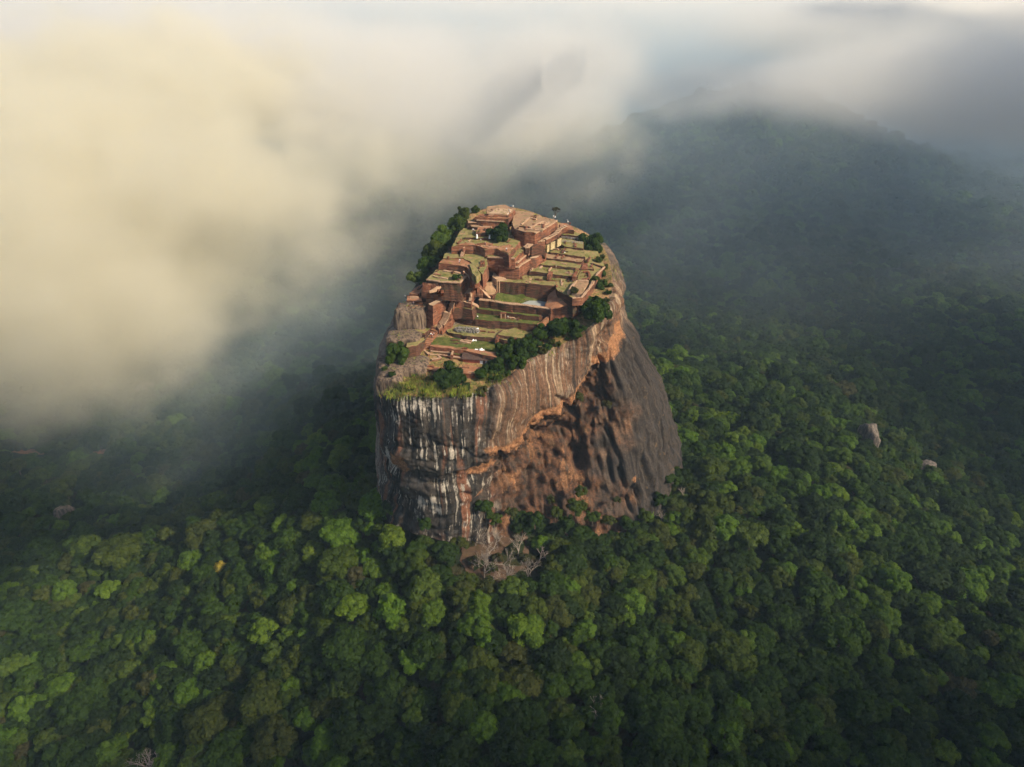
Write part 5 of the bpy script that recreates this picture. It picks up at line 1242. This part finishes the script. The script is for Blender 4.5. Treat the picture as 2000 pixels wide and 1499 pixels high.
# ------------------------------------------------------------------ air: haze, then the mist banks
def make_haze():
    bm = bmesh.new(); bmesh.ops.create_cube(bm, size=1.0)
    for v in bm.verts: v.co = (v.co.x * 9000, 2600 + v.co.y * 6400, 130 + v.co.z * 400)
    k = N('haze_air'); pv = k.new('ShaderNodeVolumePrincipled')
    pv.inputs['Color'].default_value = (0.55, 0.78, 1.0, 1); pv.inputs['Density'].default_value = 0.00009; pv.inputs['Anisotropy'].default_value = 0.0
    k.t.links.new(pv.outputs[0], k.out.inputs['Volume'])
    tag(bm_obj('haze', bm, k.m), 'thin blue haze filling the air over the forest', None, None, 'stuff')
make_haze()
def mist(label, lo, hi, res, puffs, amp, nscale, dens, col, seed, thin=None):
    """a bank of mist: a density grid of soft puffs broken up by noise"""
    k = N('mist_air'); pv = k.new('ShaderNodeVolumePrincipled')
    pv.inputs['Color'].default_value = (*col, 1); pv.inputs['Density'].default_value = dens; pv.inputs['Anisotropy'].default_value = 0.15
    k.t.links.new(pv.outputs[0], k.out.inputs['Volume'])
    g = bpy.data.node_groups.new('mist_field', 'GeometryNodeTree')
    g.interface.new_socket('Geometry', in_out='OUTPUT', socket_type='NodeSocketGeometry')
    nd, L = g.nodes, g.links.new; go = nd.new('NodeGroupOutput')
    pos = nd.new('GeometryNodeInputPosition').outputs[0]
    def vm(op, a, b):
        n = nd.new('ShaderNodeVectorMath'); n.operation = op
        for i, q in enumerate((a, b)):
            if q is None: continue
            if isinstance(q, bpy.types.NodeSocket): L(q, n.inputs[i])
            else: n.inputs[i].default_value = q
        return n.outputs['Value'] if op == 'LENGTH' else n.outputs[0]
    def ma(op, a, b, c=None):
        n = nd.new('ShaderNodeMath'); n.operation = op
        for i, q in enumerate((a, b, c)):
            if q is None: continue
            if isinstance(q, bpy.types.NodeSocket): L(q, n.inputs[i])
            else: n.inputs[i].default_value = q
        return n.outputs[0]
    def nz(scale, detail, vec, w):
        n = nd.new('ShaderNodeTexNoise'); n.noise_dimensions = '4D'; L(vec, n.inputs['Vector']); n.inputs['W'].default_value = w
        n.inputs['Scale'].default_value = scale; n.inputs['Detail'].default_value = detail; n.inputs['Roughness'].default_value = 0.58; return n.outputs[0]
    stretched = vm('MULTIPLY', pos, (1.0, 1.0, 1.5))
    def field(puffs, amp, nscale, seed):
        acc = None
        for c, rad in puffs:
            d = vm('LENGTH', vm('MULTIPLY', vm('SUBTRACT', pos, tuple(map(float, c))), tuple(1.0 / q for q in rad)), None)
            s = ma('SUBTRACT', 1.0, d)
            acc = s if acc is None else ma('SMOOTH_MAX', acc, s, 0.35)
        n1 = nz(1.0 / nscale, 4.0, stretched, seed); n2 = nz(4.2 / nscale, 3.0, stretched, seed + 3)
        f = ma('ADD', acc, ma('MULTIPLY', ma('SUBTRACT', n1, 0.5), amp)); f = ma('ADD', f, ma('MULTIPLY', ma('SUBTRACT', n2, 0.5), amp * 0.5))
        out = []
        for v, a_, b_ in ((f, 0.0, 0.55), (acc, -0.45, 0.12)):
            m = nd.new('ShaderNodeMapRange'); m.interpolation_type = 'SMOOTHSTEP'; L(v, m.inputs[0]); m.inputs[1].default_value = a_; m.inputs[2].default_value = b_; out.append(m.outputs[0])
        return ma('MULTIPLY', *out)
    den = field(puffs, amp, nscale, seed)
    if thin: den = ma('MAXIMUM', den, ma('MULTIPLY', field(thin[0], thin[1], thin[2], seed + 20), thin[3]))
    vc = nd.new('GeometryNodeVolumeCube'); L(den, vc.inputs['Density'])
    vc.inputs['Min'].default_value = lo; vc.inputs['Max'].default_value = hi
    for a_, q in zip('XYZ', res): vc.inputs['Resolution ' + a_].default_value = q
    sm = nd.new('GeometryNodeSetMaterial'); sm.inputs['Material'].default_value = k.m
    L(vc.outputs[0], sm.inputs[0]); L(sm.outputs[0], go.inputs[0])
    me = bpy.data.meshes.new('mist'); me.materials.append(k.m)
    o = obj('mist', me); md = o.modifiers.new('mist', 'NODES'); md.node_group = g
    return tag(o, label, None, None, 'stuff')
def pf(px, py, z, rx, ry, rz): return (at_z(px, py, z), (rx, ry, rz))
mist('bright warm mist bank rolling over the forest on the left', (-1300, 260, 20), (420, 1460, 300), (280, 190, 46),
     [pf(30, 715, 105, 60, 48, 40), pf(150, 640, 118, 70, 56, 46), pf(30, 560, 150, 140, 110, 80), pf(225, 545, 135, 85, 70, 52), pf(300, 460, 142, 70, 66, 46),
      pf(90, 400, 170, 250, 190, 90), pf(255, 320, 174, 130, 115, 66), pf(220, 200, 195, 290, 240, 90), pf(400, 165, 206, 150, 140, 60)], 2.5, 85, 0.016, (1.0, 0.95, 0.79), 1.0,
     ([pf(520, 540, 112, 90, 60, 30), pf(620, 450, 118, 90, 70, 34), pf(540, 370, 140, 120, 110, 50), pf(700, 330, 150, 130, 110, 50), pf(850, 350, 140, 110, 90, 42), pf(980, 350, 140, 100, 80, 40), pf(1080, 330, 150, 90, 80, 40), pf(1110, 270, 165, 90, 90, 40), pf(100, 800, 90, 60, 40, 26), pf(250, 720, 95, 60, 40, 26)], 2.8, 75, 0.3))
mist('pale cloud bank hanging behind the summit along the top', (-1900, 640, 40), (2600, 3900, 300), (190, 138, 32),
     [pf(530, 140, 207, 330, 260, 88), pf(780, 190, 200, 170, 170, 72), pf(930, 230, 185, 130, 120, 60), pf(1040, 200, 195, 110, 140, 62), pf(1080, 120, 220, 150, 190, 66), pf(200, 110, 215, 600, 400, 90), pf(1320, 190, 182, 95, 80, 32), pf(1440, 165, 195, 130, 100, 30), pf(1390, 25, 252, 240, 260, 40), pf(1650, 60, 242, 300, 240, 46),
      pf(1960, 170, 214, 340, 220, 60), pf(1000, 40, 230, 700, 500, 75), pf(1150, 20, 250, 500, 600, 55), pf(1700, 15, 246, 900, 700, 52), pf(300, 40, 235, 900, 500, 75), ((0, 2900, 190), (2400, 1100, 130)), ((800, 2000, 195), (1300, 520, 115)), ((1700, 2500, 190), (1300, 900, 125))], 1.25, 170, 0.010, (1.0, 0.975, 0.92), 5.0)
mist('thin bluish mist lying over the plain behind the rock', (-1500, 330, 0), (2000, 2600, 300), (80, 66, 14),
     [((100, 1500, 60), (1500, 1150, 260)), ((-190, 450, 40), (230, 190, 120))], 0.5, 300, 0.0019, (0.74, 0.88, 0.965), 9.0)
def over(x, y, z, rx, ry, rz, zc=630):
    """the place overhead whose shade falls at x, y, z"""
    t = (zc - z) / sdir.z
    return ((x + sdir.x * t, y + sdir.y * t, zc), (rx, ry, rz))
mist('unseen cloud layer added overhead on the right to shade the forest edges', (100, -1300, 560), (3600, 2300, 700), (134, 140, 8),
     [over(500, 330, 40, 230, 330, 90), over(1080, 800, 60, 360, 380, 95), over(2400, 1500, 150, 800, 800, 100), over(520, 680, 214, 170, 190, 85), over(1000, 1300, 225, 290, 330, 95), over(330, 60, 40, 230, 150, 95), over(220, 120, 45, 160, 95, 85), over(0, 64, 40, 340, 118, 85), over(700, 0, 40, 440, 330, 95)], 0.8, 200, 0.06, (1.0, 1.0, 1.0), 13.0).name = 'added_shade_clouds'  # cloud layer out of view, added to darken the right and bottom edges
